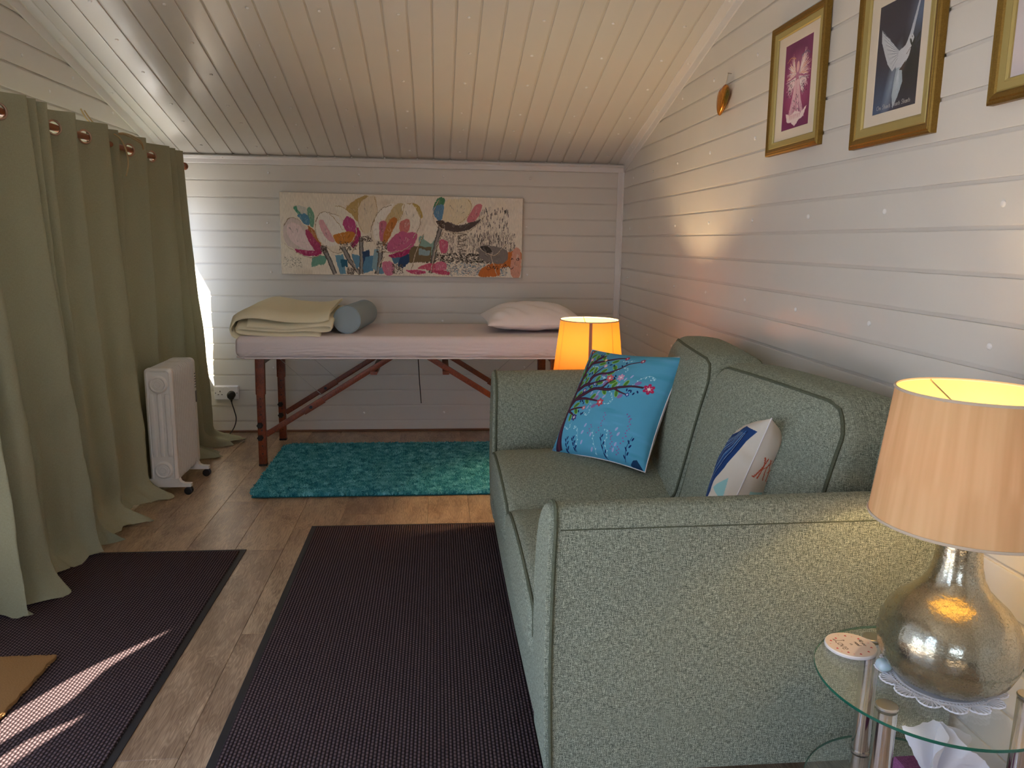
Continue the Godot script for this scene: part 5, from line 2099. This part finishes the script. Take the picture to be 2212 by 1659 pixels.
func side_table(called: String, label: String, at: Vector3, top: float, low: float, R: float, legs: Array) -> void:
	var o := thing(called, label, "side table", at)
	for e in [[top, R, "glass_top"], [low, R, "glass_shelf"]]:
		var mb := Mb.new()
		var y: float = e[0]
		mb.lathe([Vector2(0.0001, y - 0.006), Vector2(R - 0.001, y - 0.006)], 96)
		mb.lathe([Vector2(R - 0.001, y), Vector2(0.0001, y)], 96)
		var g := fin(mb, e[2], mats.glass, o, 30)
		mb = Mb.new()
		mb.lathe([Vector2(R - 0.001, y - 0.006), Vector2(R, y - 0.005), Vector2(R, y - 0.001), Vector2(R - 0.001, y)], 96)
		fin(mb, "polished_edge", mats.glass_edge, g)
	for a in legs:
		var c := Vector3(cos(a[0]) * a[1], 0, sin(a[0]) * a[1])
		for seg in [[0.0, low - 0.006], [low, top - 0.006]]:
			var mb := Mb.new()
			mb.lathe([Vector2(0.0001, seg[0]), Vector2(0.0185, seg[0]), Vector2(0.0185, seg[1]), Vector2(0.0001, seg[1])], 28, c)
			fin(mb, "leg", mats.chrome, o, 30)
		var mb := Mb.new()
		mb.lathe([Vector2(0.0195, top), Vector2(0.0195, top + 0.003), Vector2(0.018, top + 0.0045), Vector2(0.0001, top + 0.0045)], 32, c)
		fin(mb, "leg_cap", mats.chrome_brushed, o, 30)
		mb = Mb.new()
		mb.lathe([Vector2(0.0187, low), Vector2(0.0215, low), Vector2(0.0215, low + 0.005), Vector2(0.0187, low + 0.005)], 28, c)
		fin(mb, "collar", mats.chrome, o, 30)


func lamps() -> void:
	# near lamp
	var T := 0.43
	side_table("glass_side_table", "round two tier clear glass side table with chrome legs beside the near sofa arm", Vector3(0.929, 0, -1.251), T, 0.17, 0.208, [[2.62, 0.158], [-1.75, 0.158], [0.45, 0.158]])
	var lt := thing("mercury_lamp", "table lamp with a silvery mercury glass base and peach shade on the glass side table", "lamp", Vector3(0.944, T + 0.008, -1.240))
	var mb := Mb.new()
	mb.lathe([Vector2(0.0001, 0.0), Vector2(0.068, 0.0), Vector2(0.075, 0.002), Vector2(0.093, 0.012), Vector2(0.108, 0.03), Vector2(0.118, 0.053), Vector2(0.1215, 0.078), Vector2(0.1185, 0.105), Vector2(0.109, 0.130), Vector2(0.094, 0.150), Vector2(0.074, 0.168), Vector2(0.058, 0.184), Vector2(0.047, 0.204), Vector2(0.0405, 0.230), Vector2(0.0375, 0.26), Vector2(0.037, 0.30), Vector2(0.034, 0.306), Vector2(0.0001, 0.306)], 64)
	fin(mb, "glass_base", mats.mercury, lt, 50)
	mb = Mb.new()
	mb.lathe([Vector2(0.0001, 0.306), Vector2(0.024, 0.306), Vector2(0.024, 0.318), Vector2(0.016, 0.324), Vector2(0.016, 0.37), Vector2(0.0001, 0.37)], 24)
	fin(mb, "lamp_holder", mats.brass, lt, 30)
	light_bulb(lt, 0.42, 0.14, Color(1.0, 0.86, 0.62))
	var sh := shade(lt, 0.157, 0.133, 0.313, 0.548, mats.shade, [[1.05, 0.03]])
	mb = Mb.new()
	mb.tube(spline([Vector3(0.07, 0.012, -0.07), Vector3(0.14, -0.002, -0.07), Vector3(0.20, -0.02, -0.04), Vector3(0.222, -0.12, -0.02), Vector3(0.225, -0.40, -0.02)], 6), 0.003, 6)
	fin(mb, "flex", mats.steel, lt)
	# far lamp on a small wooden table hidden behind the sofa
	var ft := thing("corner_table", "small round wooden table in the corner beyond the sofa, under the far lamp", "side table", Vector3(0.69, 0, -3.45))
	mb = Mb.new()
	mb.lathe([Vector2(0.0001, 0.40), Vector2(0.165, 0.40), Vector2(0.17, 0.405), Vector2(0.17, 0.415), Vector2(0.165, 0.42), Vector2(0.0001, 0.42)], 48)
	fin(mb, "table_top", mats.redwood, ft)
	for k in 3:
		var w := TAU * k / 3 + 0.3
		mb = Mb.new()
		mb.tube(PackedVector3Array([Vector3(cos(w) * 0.15, 0.0, sin(w) * 0.15), Vector3(cos(w) * 0.10, 0.40, sin(w) * 0.10)]), 0.013, 12)
		fin(mb, "leg", mats.redwood, ft)
	var fl := thing("glowing_lamp", "table lamp with a glowing orange shade standing in the far corner beyond the sofa", "lamp", Vector3(0.682, 0.42, -3.415))
	mb = Mb.new()
	mb.lathe([Vector2(0.0001, 0.0), Vector2(0.06, 0.0), Vector2(0.085, 0.02), Vector2(0.095, 0.06), Vector2(0.07, 0.11), Vector2(0.035, 0.15), Vector2(0.025, 0.2), Vector2(0.025, 0.25), Vector2(0.012, 0.255), Vector2(0.012, 0.32), Vector2(0.0001, 0.32)], 48)
	fin(mb, "glass_base", mats.mercury, fl, 50)
	light_bulb(fl, 0.37, 0.85, Color(1.0, 0.87, 0.66))
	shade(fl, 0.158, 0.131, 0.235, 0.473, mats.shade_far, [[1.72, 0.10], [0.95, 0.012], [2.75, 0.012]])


func table_things() -> void:
	var T := 0.43
	# lace doily under the lamp
	var o := thing("doily", "white crocheted lace doily with a scalloped edge under the mercury glass lamp", "doily", Vector3(0.938, T, -1.242))
	var mb := Mb.new()
	mb.lathe([Vector2(0.0001, 0.003), Vector2(0.076, 0.003)], 64)
	fin(mb, "linen_centre", mats.lace, o)
	mb = Mb.new()
	var N := 22
	for k in 88:
		var w := TAU * k / 88
		var w2 := TAU * (k + 0.5) / 88
		mb.tube(PackedVector3Array([Vector3(cos(w) * 0.075, 0.0025, sin(w) * 0.075), Vector3(cos(w2) * 0.080, 0.003, sin(w2) * 0.080), Vector3(cos(w) * 0.085, 0.0025, sin(w) * 0.085)]), 0.0014, 4)
	for r in [0.076, 0.085]:
		var pts := PackedVector3Array()
		for s in 72:
			pts.append(Vector3(cos(TAU * s / 72) * r, 0.0025, sin(TAU * s / 72) * r))
		mb.tube(pts, 0.0022, 5, true)
	fin(mb, "openwork", mats.lace, o)
	for k in 14:
		# scallop: a fan of ribs within a rippled edge
		mb = Mb.new()
		var w := TAU * k / 14 + 0.1
		var c := Vector3(cos(w), 0, sin(w))
		var sd := Vector3(-sin(w), 0, cos(w))
		var hub := c * 0.083
		var edge := PackedVector3Array()
		for s in 15:
			var an := lerpf(-1.35, 1.35, s / 14.0)
			var tip := hub + c * (0.026 * cos(an)) + sd * (0.0215 * sin(an)) + Vector3(0, 0.003 + 0.0015 * (s % 2), 0)
			mb.tube(PackedVector3Array([hub + Vector3(0, 0.0025, 0) + sd * 0.008 * sin(an), tip]), 0.0013, 4)
			edge.append(tip + c * 0.002 * (s % 2))
		mb.tube(edge, 0.0018, 4)
		fin(mb, "scallop", mats.lace, o)
	# coaster
	var cpos := floor_at(1838, 1392, T + 0.009)
	o = thing("coaster", "round white coaster printed with red hearts and the words All you need is Love", "coaster", Vector3(cpos.x, T, cpos.z))
	mb = Mb.new()
	mb.lathe([Vector2(0.0001, 0.0005), Vector2(0.047, 0.0005), Vector2(0.05, 0.003), Vector2(0.05, 0.007), Vector2(0.0485, 0.009), Vector2(0.0001, 0.009)], 64)
	fin(mb, "ceramic_disc", mats.ceramic, o, 30)
	var a := Art.new(512, 512, c8(232, 218, 212))
	# heading: up in the print points to the right edge of the picture
	var hearts := [[0.15, 0.42, 1], [0.22, 0.68, 1], [0.30, 0.20, 1], [0.50, 0.10, 0], [0.68, 0.14, 1], [0.83, 0.30, 1], [0.90, 0.52, 1], [0.80, 0.74, 1], [0.62, 0.88, 1], [0.42, 0.92, 0], [0.30, 0.84, 1], [0.10, 0.55, 0], [0.60, 0.22, 0], [0.75, 0.86, 0], [0.88, 0.66, 0], [0.20, 0.30, 0]]
	for q in hearts:
		var c := Vector2(q[0], q[1])
		var s := 0.028 if q[2] else 0.018
		var col := c8(192, 36, 62) if q[2] else c8(226, 160, 160)
		a.oval(c + Vector2(-s * 0.45, -s * 0.2), Vector2(s * 0.55, s * 0.55), col)
		a.oval(c + Vector2(s * 0.45, -s * 0.2), Vector2(s * 0.55, s * 0.55), col)
		a.poly([c + Vector2(-s * 0.95, 0), c + Vector2(s * 0.95, 0), c + Vector2(0, s * 1.2)], col)
	var ink := c8(46, 36, 34)
	var word := func(list: Array, ox: float, oy: float, k: float, wd: float, col: Color) -> void:
		for s in list:
			var q := []
			for e in range(0, s.size(), 2):
				q.append(Vector2(ox + s[e] * k, oy + s[e + 1] * k))
			a.line(q, wd, wd, col)
	var A := [[0, 1, 0.35, 0, 0.7, 1], [0.15, 0.65, 0.55, 0.65]]
	var L := [[0, -0.1, 0, 0.9, 0.15, 1]]
	var shift := func(list: Array, dx: float, dy := 0.0) -> Array:
		var r := []
		for s in list:
			var t := []
			for e in range(0, s.size(), 2):
				t.append(s[e] + dx)
				t.append(s[e + 1] + dy)
			r.append(t)
		return r
	var yl := [[0, 0.4, 0.2, 0.9], [0.45, 0.4, 0.1, 1.4]]
	var ol := [[0.3, 0.4, 0.05, 0.55, 0.1, 0.95, 0.4, 0.95, 0.5, 0.6, 0.3, 0.4]]
	var ul := [[0, 0.4, 0.05, 0.9, 0.35, 0.95, 0.45, 0.4], [0.45, 0.4, 0.5, 1.0]]
	var nl := [[0, 0.4, 0.02, 1.0], [0.02, 0.6, 0.3, 0.4, 0.4, 0.6, 0.42, 1.0]]
	var el := [[0.02, 0.7, 0.42, 0.65, 0.35, 0.4, 0.1, 0.45, 0.03, 0.75, 0.15, 1.0, 0.45, 0.92]]
	var dl := [[0.4, 0.45, 0.1, 0.5, 0.08, 0.95, 0.4, 0.9], [0.45, -0.1, 0.42, 1.0]]
	var il := [[0.05, 0.4, 0.08, 1.0], [0.05, 0.15, 0.07, 0.2]]
	var sl := [[0.35, 0.42, 0.05, 0.5, 0.3, 0.72, 0.3, 0.95, 0.0, 0.98]]
	var vl := [[0, 0.4, 0.2, 1.0], [0.2, 1.0, 0.45, 0.4, 0.55, 0.45]]
	var k1 := 0.075
	word.call(A + shift.call(L, 0.85) + shift.call(L, 1.1) + shift.call(yl, 1.6) + shift.call(ol, 2.15) + shift.call(ul, 2.75), 0.34, 0.17, k1, 7, ink)
	word.call(nl + shift.call(el, 0.6) + shift.call(el, 1.15) + shift.call(dl, 1.7), 0.42, 0.31, k1, 7, ink)
	word.call(il + shift.call(sl, 0.35), 0.47, 0.44, k1, 7, ink)
	word.call([[0.5, -0.1, 0.25, -0.3, 0.35, 0.2, 0.2, 0.9, -0.15, 0.95, 0.1, 0.8, 0.8, 1.05]] + shift.call(ol, 0.85) + shift.call(vl, 1.4) + shift.call(el, 2.0), 0.27, 0.60, 0.17, 9, c8(104, 82, 70))
	var pm := mat(Color.WHITE, 0.3)
	pm.albedo_texture = a.tex()
	mb = Mb.new()
	var cc := mb.vert(Vector3(0, 0.0093, 0), Vector2(0.5, 0.5))
	for s in 49:
		var w := -TAU * s / 48
		mb.vert(Vector3(cos(w) * 0.0475, 0.0093, sin(w) * 0.0475), Vector2(0.5 + 0.5 * sin(w), 0.5 - 0.5 * cos(w)))
		if s > 0:
			mb.tri(cc, cc + s, cc + s + 1)
	var pr := fin(mb, "printed_face", pm, o)
	pr.rotation.y = 0.05
	# opal tumble stone
	var op := floor_at(1908, 1437, T + 0.016)
	o = thing("opal_stone", "small milky blue polished stone on the doily edge beside the coaster", "stone", Vector3(op.x, T + 0.0065, op.z))
	mb = Mb.new()
	mb.rbox(Vector3(0.0125, 0.0105, 0.014), 0.0098, 10, func(q): return Vector3(q.x * (1.0 - 6.0 * q.y), q.y + 0.0105, q.z * (1.0 + 5.0 * q.x)))
	fin(mb, "polished_surface", mats.opal, o, 80)
	# tissue box on the lower shelf
	o = thing("tissue_box", "patterned purple tissue box with a white tissue pulled up, on the lower glass shelf", "tissue box", Vector3(0.955, 0.17, -1.235))
	mb = Mb.new()
	mb.box(Vector3(0, 0.035, 0), Vector3(0.115, 0.07, 0.115), 0.003)
	fin(mb, "carton", mats.box_card, o)
	mb = Mb.new()
	var ns := FastNoiseLite.new()
	ns.seed = 77
	ns.frequency = 1.0
	# two plies of paper pulled through the slot, spreading and folding over as they rise
	for k in 2:
		mb.grid(36, 22, func(u, v):
			var s: float = u * 2 - 1
			var turn: float = 0.5 + 1.9 * k
			var wide: float = 0.022 + 0.062 * pow(v, 0.75)
			var x: float = s * wide + 0.012 * v
			var z: float = (0.010 * sin(s * 6.0 + k * 2.0) + 0.012 * sin(s * 2.2 + 1.0)) * (0.4 + v) + 0.02 * v * v * (1.0 if k == 0 else -1.0)
			var top: float = 0.115 - 0.06 * s * s - 0.035 * s * (1.0 if k == 0 else -0.6)
			var y: float = 0.066 + top * v + 0.006 * ns.get_noise_2d(s * 4.0, v * 4.0 + k * 9.0)
			return Vector3(x * cos(turn) - z * sin(turn), y, x * sin(turn) + z * cos(turn)))
	fin(mb, "tissue", mats.tissue, o, 60)


# the point where the camera's ray through a pixel of the photograph meets a level plane: used to read sizes off the photograph
func floor_at(px: float, py: float, h: float) -> Vector3:
	var d := Vector3(0.9954, 0.0148, 0.095) * ((px - 1106.0) / 1665.0) + Vector3(0.0027, 0.9834, -0.1813) * (-(py - 829.5) / 1665.0) - Vector3(-0.0961, 0.1807, 0.9788)
	return Vector3(0, 1.231, 0) + d * ((h - 1.231) / d.y)


# ---------------------------------------------------------------- pictures on the right wall
func frame(label: String, cy: float, cz: float, w: float, h: float, rail: float, mount: float, art: Texture2D, aw: float, ah: float, lean: float) -> void:
	# built facing +z, then turned to face -x
	var o := thing("picture_frame", label, "picture", Vector3(XR, cy, cz), "gilt framed pictures on the right wall")
	o.basis = Basis(Vector3.UP, -PI / 2) * Basis(Vector3.RIGHT, lean)
	var prof := [[0.0, 0.001], [0.0, 0.018], [0.004, 0.0215], [0.008, 0.020], [0.011, 0.022], [rail * 0.42, 0.019], [rail * 0.5, 0.0155], [rail * 0.55, 0.0175], [rail * 0.86, 0.0145], [rail * 0.93, 0.0155], [rail, 0.011], [rail, 0.007]]
	for part in [[0, 7, "outer_moulding", mats.gold], [7, 12, "inner_moulding", mats.gold_pale]]:
		var loops := []
		for k in range(maxi(0, part[0] - 1), part[1]):
			var e: Array = prof[k]
			var x: float = w / 2 - e[0]
			var y: float = h / 2 - e[0]
			loops.append(PackedVector3Array([Vector3(-x, -y, e[1]), Vector3(x, -y, e[1]), Vector3(x, y, e[1]), Vector3(-x, y, e[1])]))
		var mb := Mb.new()
		mb.loft(loops, false, false)
		fin(mb, part[2], part[3], o, 20)
	var mb := Mb.new()
	var x := w / 2 - rail
	var y := h / 2 - rail
	var loops := [PackedVector3Array([Vector3(-x, -y, 0.0085), Vector3(x, -y, 0.0085), Vector3(x, y, 0.0085), Vector3(-x, y, 0.0085)])]
	loops.append(PackedVector3Array([Vector3(-aw / 2, -ah / 2, 0.0085), Vector3(aw / 2, -ah / 2, 0.0085), Vector3(aw / 2, ah / 2, 0.0085), Vector3(-aw / 2, ah / 2, 0.0085)]))
	loops.append(PackedVector3Array([Vector3(-aw / 2 + 0.0015, -ah / 2 + 0.0015, 0.007), Vector3(aw / 2 - 0.0015, -ah / 2 + 0.0015, 0.007), Vector3(aw / 2 - 0.0015, ah / 2 - 0.0015, 0.007), Vector3(-aw / 2 + 0.0015, ah / 2 - 0.0015, 0.007)]))
	if mount > 0:
		mb.loft(loops, false, false)
		fin(mb, "mount", mats.mount, o, 20)
	mb = Mb.new()
	mb.quad(Vector3(-aw / 2, -ah / 2, 0.0068), Vector3(aw / 2, -ah / 2, 0.0068), Vector3(aw / 2, ah / 2, 0.0068), Vector3(-aw / 2, ah / 2, 0.0068))
	var m := mat(Color.WHITE, 0.5)
	m.albedo_texture = art
	fin(mb, "print", m, o)
	mb = Mb.new()
	mb.box(Vector3(0, 0, 0.003), Vector3(w - 0.01, h - 0.01, 0.004))
	fin(mb, "backing_board", mats.skirting, o)


func pictures() -> void:
	var g := RandomNumberGenerator.new()
	g.seed = 7
	# winged figure of light
	var a := Art.new(384, 576, c8(134, 50, 100))
	a.glow(Vector2(0.5, 0.1), Vector2(0.8, 0.3), Color(0.36, 0.12, 0.32, 0.8))
	a.glow(Vector2(0.5, 0.95), Vector2(0.8, 0.2), Color(0.40, 0.12, 0.34, 0.7))
	a.glow(Vector2(0.5, 0.5), Vector2(0.55, 0.45), Color(0.80, 0.40, 0.56, 0.7))
	for s in [-1.0, 1.0]:
		# upper and lower wings: fans of pale feathers
		for k in 70:
			var w := g.randf_range(-1.25, 0.25)
			var rr := g.randf_range(0.5, 1.0) * (0.42 if s > 0 else 0.36)
			var c := Vector2(0.5 + s * 0.06, 0.38)
			a.line([c, c + Vector2(s * cos(w) * rr, sin(w) * rr * 0.72)], 7, 2, [c8(244, 226, 222), c8(232, 190, 186), c8(226, 168, 140), c8(250, 240, 236)][k % 4], false)
		for k in 60:
			var w := g.randf_range(0.1, 1.15)
			var rr := g.randf_range(0.5, 1.0) * 0.40
			var c := Vector2(0.5 + s * 0.05, 0.42)
			a.line([c, c + Vector2(s * cos(w) * rr, sin(w) * rr * 0.62)], 6, 2, [c8(246, 234, 234), c8(230, 190, 202), c8(250, 244, 242)][k % 3], false)
		a.line([Vector2(0.5 + s * 0.10, 0.20), Vector2(0.5 + s * 0.26, 0.17), Vector2(0.5 + s * 0.42, 0.21)], 9, 4, c8(96, 92, 120) if s > 0 else c8(206, 150, 110))
		a.line([Vector2(0.5 + s * 0.04, 0.46), Vector2(0.5 + s * 0.20, 0.44), Vector2(0.5 + s * 0.40, 0.47)], 6, 3, c8(120, 110, 128))
		for k in 22:
			a.oval(Vector2(0.5 + s * g.randf_range(0.16, 0.36), g.randf_range(0.47, 0.62)), Vector2(0.009, 0.010), c8(50, 36, 54))
		a.line([Vector2(0.5 + s * 0.03, 0.22), Vector2(0.5 + s * 0.09, 0.36), Vector2(0.5 + s * 0.04, 0.48), Vector2(0.5 + s * 0.13, 0.60)], 3, 2, c8(70, 50, 70))
	for k in 60:
		var t := g.randf_range(-1, 1)
		a.line([Vector2(0.5 + t * 0.08, 0.45), Vector2(0.5 + t * 0.16, 0.66), Vector2(0.5 + t * 0.30 + g.randf_range(-0.04, 0.04), 0.90)], 5, 3, c8(240, 220, 222).lerp(c8(214, 130, 160), g.randf() * 0.7))
	a.poly([Vector2(0.14, 0.80), Vector2(0.3, 0.84), Vector2(0.5, 0.80), Vector2(0.7, 0.84), Vector2(0.9, 0.78), Vector2(0.78, 0.90), Vector2(0.62, 0.92), Vector2(0.5, 0.98), Vector2(0.36, 0.93), Vector2(0.2, 0.91)], c8(240, 222, 220))
	for k in 12:
		a.line([Vector2(0.28 + 0.036 * k, 0.84), Vector2(0.3 + 0.034 * k, 0.89)], 4, 2, c8(190, 90, 116), false)
	for k in 14:
		a.oval(Vector2(0.5 + 0.12 * sin(k * 1.1) * (0.5 + 0.04 * k), 0.62 + 0.014 * k), Vector2(0.010, 0.010), c8(40, 30, 44))
	a.oval(Vector2(0.5, 0.30), Vector2(0.05, 0.06), c8(226, 170, 170))
	a.glow(Vector2(0.5, 0.36), Vector2(0.45, 0.3), Color(1, 0.90, 0.9, 0.35))
	a.smear(6.0, 0.04)
	frame("gilt framed print of a white winged figure on magenta, the left one of three", 1.757, -2.573, 0.385, 0.425, 0.044, 1.0, a.tex(), 0.198, 0.277, 0.012)
	# white dove on dark sky
	a = Art.new(512, 768, c8(66, 66, 78))
	a.glow(Vector2(0.2, 0.1), Vector2(0.9, 0.5), Color(0.24, 0.23, 0.28, 0.9))
	a.glow(Vector2(0.95, 0.2), Vector2(0.3, 0.4), Color(0.40, 0.48, 0.60, 0.9), 1.0, 0.3)
	a.glow(Vector2(0.8, 0.65), Vector2(0.5, 0.4), Color(0.20, 0.21, 0.20, 0.95))
	a.glow(Vector2(0.1, 0.95), Vector2(0.5, 0.4), Color(0.32, 0.40, 0.52, 0.9))
	a.glow(Vector2(0.4, 0.75), Vector2(0.14, 0.42), Color(0.62, 0.70, 0.78, 0.75), 0.8, 0.28)
	var wing := [Vector2(0.08, 0.22), Vector2(0.14, 0.27), Vector2(0.30, 0.34), Vector2(0.40, 0.42), Vector2(0.52, 0.48), Vector2(0.62, 0.50), Vector2(0.50, 0.60), Vector2(0.40, 0.64), Vector2(0.28, 0.56), Vector2(0.18, 0.44), Vector2(0.10, 0.34)]
	a.poly(wing, c8(196, 200, 204))
	for k in 18:
		var t := k / 17.0
		a.line([Vector2(0.56, 0.50), Vector2(0.08, 0.22).lerp(Vector2(0.40, 0.64), t)], 7, 2, c8(214, 217, 220) if k % 2 else c8(150, 156, 166), false)
	a.poly([Vector2(0.66, 0.46), Vector2(0.74, 0.36), Vector2(0.86, 0.14), Vector2(0.93, 0.0), Vector2(0.94, 0.04), Vector2(0.86, 0.24), Vector2(0.80, 0.40), Vector2(0.76, 0.46)], c8(188, 196, 206))
	a.poly([Vector2(0.52, 0.48), Vector2(0.66, 0.45), Vector2(0.74, 0.38), Vector2(0.80, 0.37), Vector2(0.84, 0.41), Vector2(0.80, 0.46), Vector2(0.76, 0.55), Vector2(0.64, 0.64), Vector2(0.54, 0.66), Vector2(0.48, 0.62)], c8(202, 206, 210))
	a.poly([Vector2(0.50, 0.62), Vector2(0.62, 0.63), Vector2(0.66, 0.76), Vector2(0.58, 0.88), Vector2(0.48, 0.98), Vector2(0.44, 0.86), Vector2(0.46, 0.74)], c8(168, 182, 190))
	for k in 8:
		a.line([Vector2(0.55, 0.64), Vector2(0.46 + 0.022 * k, 0.92 - 0.02 * absf(k - 3))], 5, 2, c8(196, 206, 212), false)
	a.poly([Vector2(0.56, 0.65), Vector2(0.70, 0.58), Vector2(0.66, 0.66)], c8(70, 58, 54))
	a.line([Vector2(0.70, 0.53), Vector2(0.80, 0.48), Vector2(0.94, 0.44)], 4, 3, c8(64, 56, 50))
	for q in [[0.84, 0.44, 0.5], [0.88, 0.51, -0.4], [0.93, 0.41, 0.7], [0.95, 0.47, 1.1], [0.78, 0.44, -0.5]]:
		a.oval(Vector2(q[0], q[1]), Vector2(0.018, 0.036), c8(56, 62, 56), q[2])
	a.oval(Vector2(0.795, 0.395), Vector2(0.008, 0.006), c8(40, 36, 40))
	a.smear(4.0, 0.05)
	# the words at its foot
	var glyphs := {"O": [[0.5, 0, 0.05, 0.3, 0.1, 0.85, 0.55, 1, 0.9, 0.6, 0.8, 0.1, 0.5, 0]], "m": [[0, 0.4, 0.03, 1], [0.03, 0.55, 0.25, 0.4, 0.33, 1], [0.33, 0.55, 0.55, 0.4, 0.62, 1]], "S": [[0.6, 0.08, 0.25, 0, 0.08, 0.25, 0.5, 0.6, 0.5, 0.9, 0.05, 0.95]], "h": [[0.05, 0, 0.05, 1], [0.05, 0.55, 0.3, 0.4, 0.4, 1]], "a": [[0.4, 0.45, 0.1, 0.5, 0.08, 0.95, 0.38, 0.9], [0.42, 0.42, 0.45, 1]], "n": [[0, 0.42, 0.03, 1], [0.03, 0.55, 0.3, 0.4, 0.38, 1]], "t": [[0.15, 0.1, 0.15, 0.95, 0.35, 0.95], [0, 0.4, 0.35, 0.4]], "i": [[0.08, 0.42, 0.08, 1], [0.08, 0.15, 0.08, 0.2]], " ": []}
	var adv := {"O": 1.0, "m": 0.75, "S": 0.72, "h": 0.5, "a": 0.55, "n": 0.5, "t": 0.42, "i": 0.24, " ": 0.4}
	var pen := 0.10
	for ch in "Om Shanti Shanti Shanti":
		for s in glyphs[ch]:
			var q := []
			for e in range(0, s.size(), 2):
				q.append(Vector2(pen + s[e] * 0.060, 0.922 + s[e + 1] * 0.040))
			a.line(q, 3.2, 3.2, c8(206, 206, 200), false)
		pen += adv[ch] * 0.066
	frame("gilt framed print of a white dove carrying a twig, the middle one of three", 1.722, -2.000, 0.372, 0.437, 0.052, 1.0, a.tex(), 0.196, 0.277, 0.012)
	# third picture: a magenta ring on white
	a = Art.new(384, 384, c8(214, 204, 206))
	a.oval(Vector2(0.52, 0.34), Vector2(0.46, 0.46), c8(166, 48, 92))
	a.oval(Vector2(0.52, 0.34), Vector2(0.36, 0.36), c8(214, 204, 206))
	a.oval(Vector2(0.52, 0.34), Vector2(0.28, 0.28), c8(166, 48, 92))
	a.oval(Vector2(0.52, 0.34), Vector2(0.18, 0.18), c8(214, 204, 206))
	frame("gilt framed print of magenta rings on white, cut off by the right edge", 1.733, -1.430, 0.395, 0.40, 0.048, 0.0, a.tex(), 0.30, 0.305, 0.012)
	# heart ornament on a nail
	var o := thing("heart_ornament", "small amber and gold heart shaped ornament hanging from a nail left of the pictures", "ornament", Vector3(XR, 1.915, -3.195))
	var mb := Mb.new()
	var c := Vector3(-0.022, -0.088, -0.018)
	mb.grid(40, 24, func(u, v):
		var w: float = TAU * u
		var ph: float = PI * (v - 0.5)
		# a plump drop with a notch, its tip to one side
		var r: float = 0.047 * (1.0 + 0.16 * cos(2 * w - 0.6))
		var x: float = cos(w) * r * cos(ph)
		var y: float = sin(w) * r * cos(ph) * 1.12
		if y < 0:
			x *= 1.0 + y * 9.0
			y *= 1.42
		x -= 0.34 * minf(y, 0.0) * -1.0
		if y > 0.02:
			y -= 0.010 * exp(-pow(x / 0.012, 2))
		return c + Vector3(sin(ph) * 0.019, y, x), null, func(u, v):
			var w: float = TAU * u
			return Vector2(0.5 + 0.5 * cos(w) * cos(PI * (v - 0.5)), 0.5 - 0.5 * sin(w) * cos(PI * (v - 0.5))))
	var ha := Art.new(128, 128, c8(190, 120, 36))
	ha.glow(Vector2(0.5, 0.0), Vector2(0.9, 0.3), Color(0.50, 0.08, 0.05, 1.0))
	for k in 26:
		var hx := g.randf()
		ha.line([Vector2(hx, g.randf_range(0.1, 0.6)), Vector2(hx + g.randf_range(-0.1, 0.1), g.randf_range(0.6, 1.0))], g.randf_range(1.5, 4), 1, [c8(226, 170, 70), c8(120, 60, 22), c8(206, 130, 40)][k % 3], false)
	ha.glow(Vector2(0.02, 0.5), Vector2(0.10, 0.6), Color(0.30, 0.30, 0.10, 0.9))
	ha.glow(Vector2(0.98, 0.5), Vector2(0.10, 0.6), Color(0.30, 0.30, 0.10, 0.9))
	var hm := mat(Color.WHITE, 0.22, 0.45)
	hm.albedo_texture = ha.tex()
	fin(mb, "heart", hm, o, 60)
	mb = Mb.new()
	mb.tube(PackedVector3Array([Vector3(0.004, 0, 0), Vector3(-0.016, 0.002, 0)]), 0.0016, 8)
	fin(mb, "nail", mats.steel, o)
	mb = Mb.new()
	mb.tube(PackedVector3Array([Vector3(-0.013, 0.003, 0), Vector3(-0.016, -0.02, -0.004), Vector3(-0.020, -0.045, -0.009)]), 0.0006, 4)
	fin(mb, "thread", mats.cord, o)
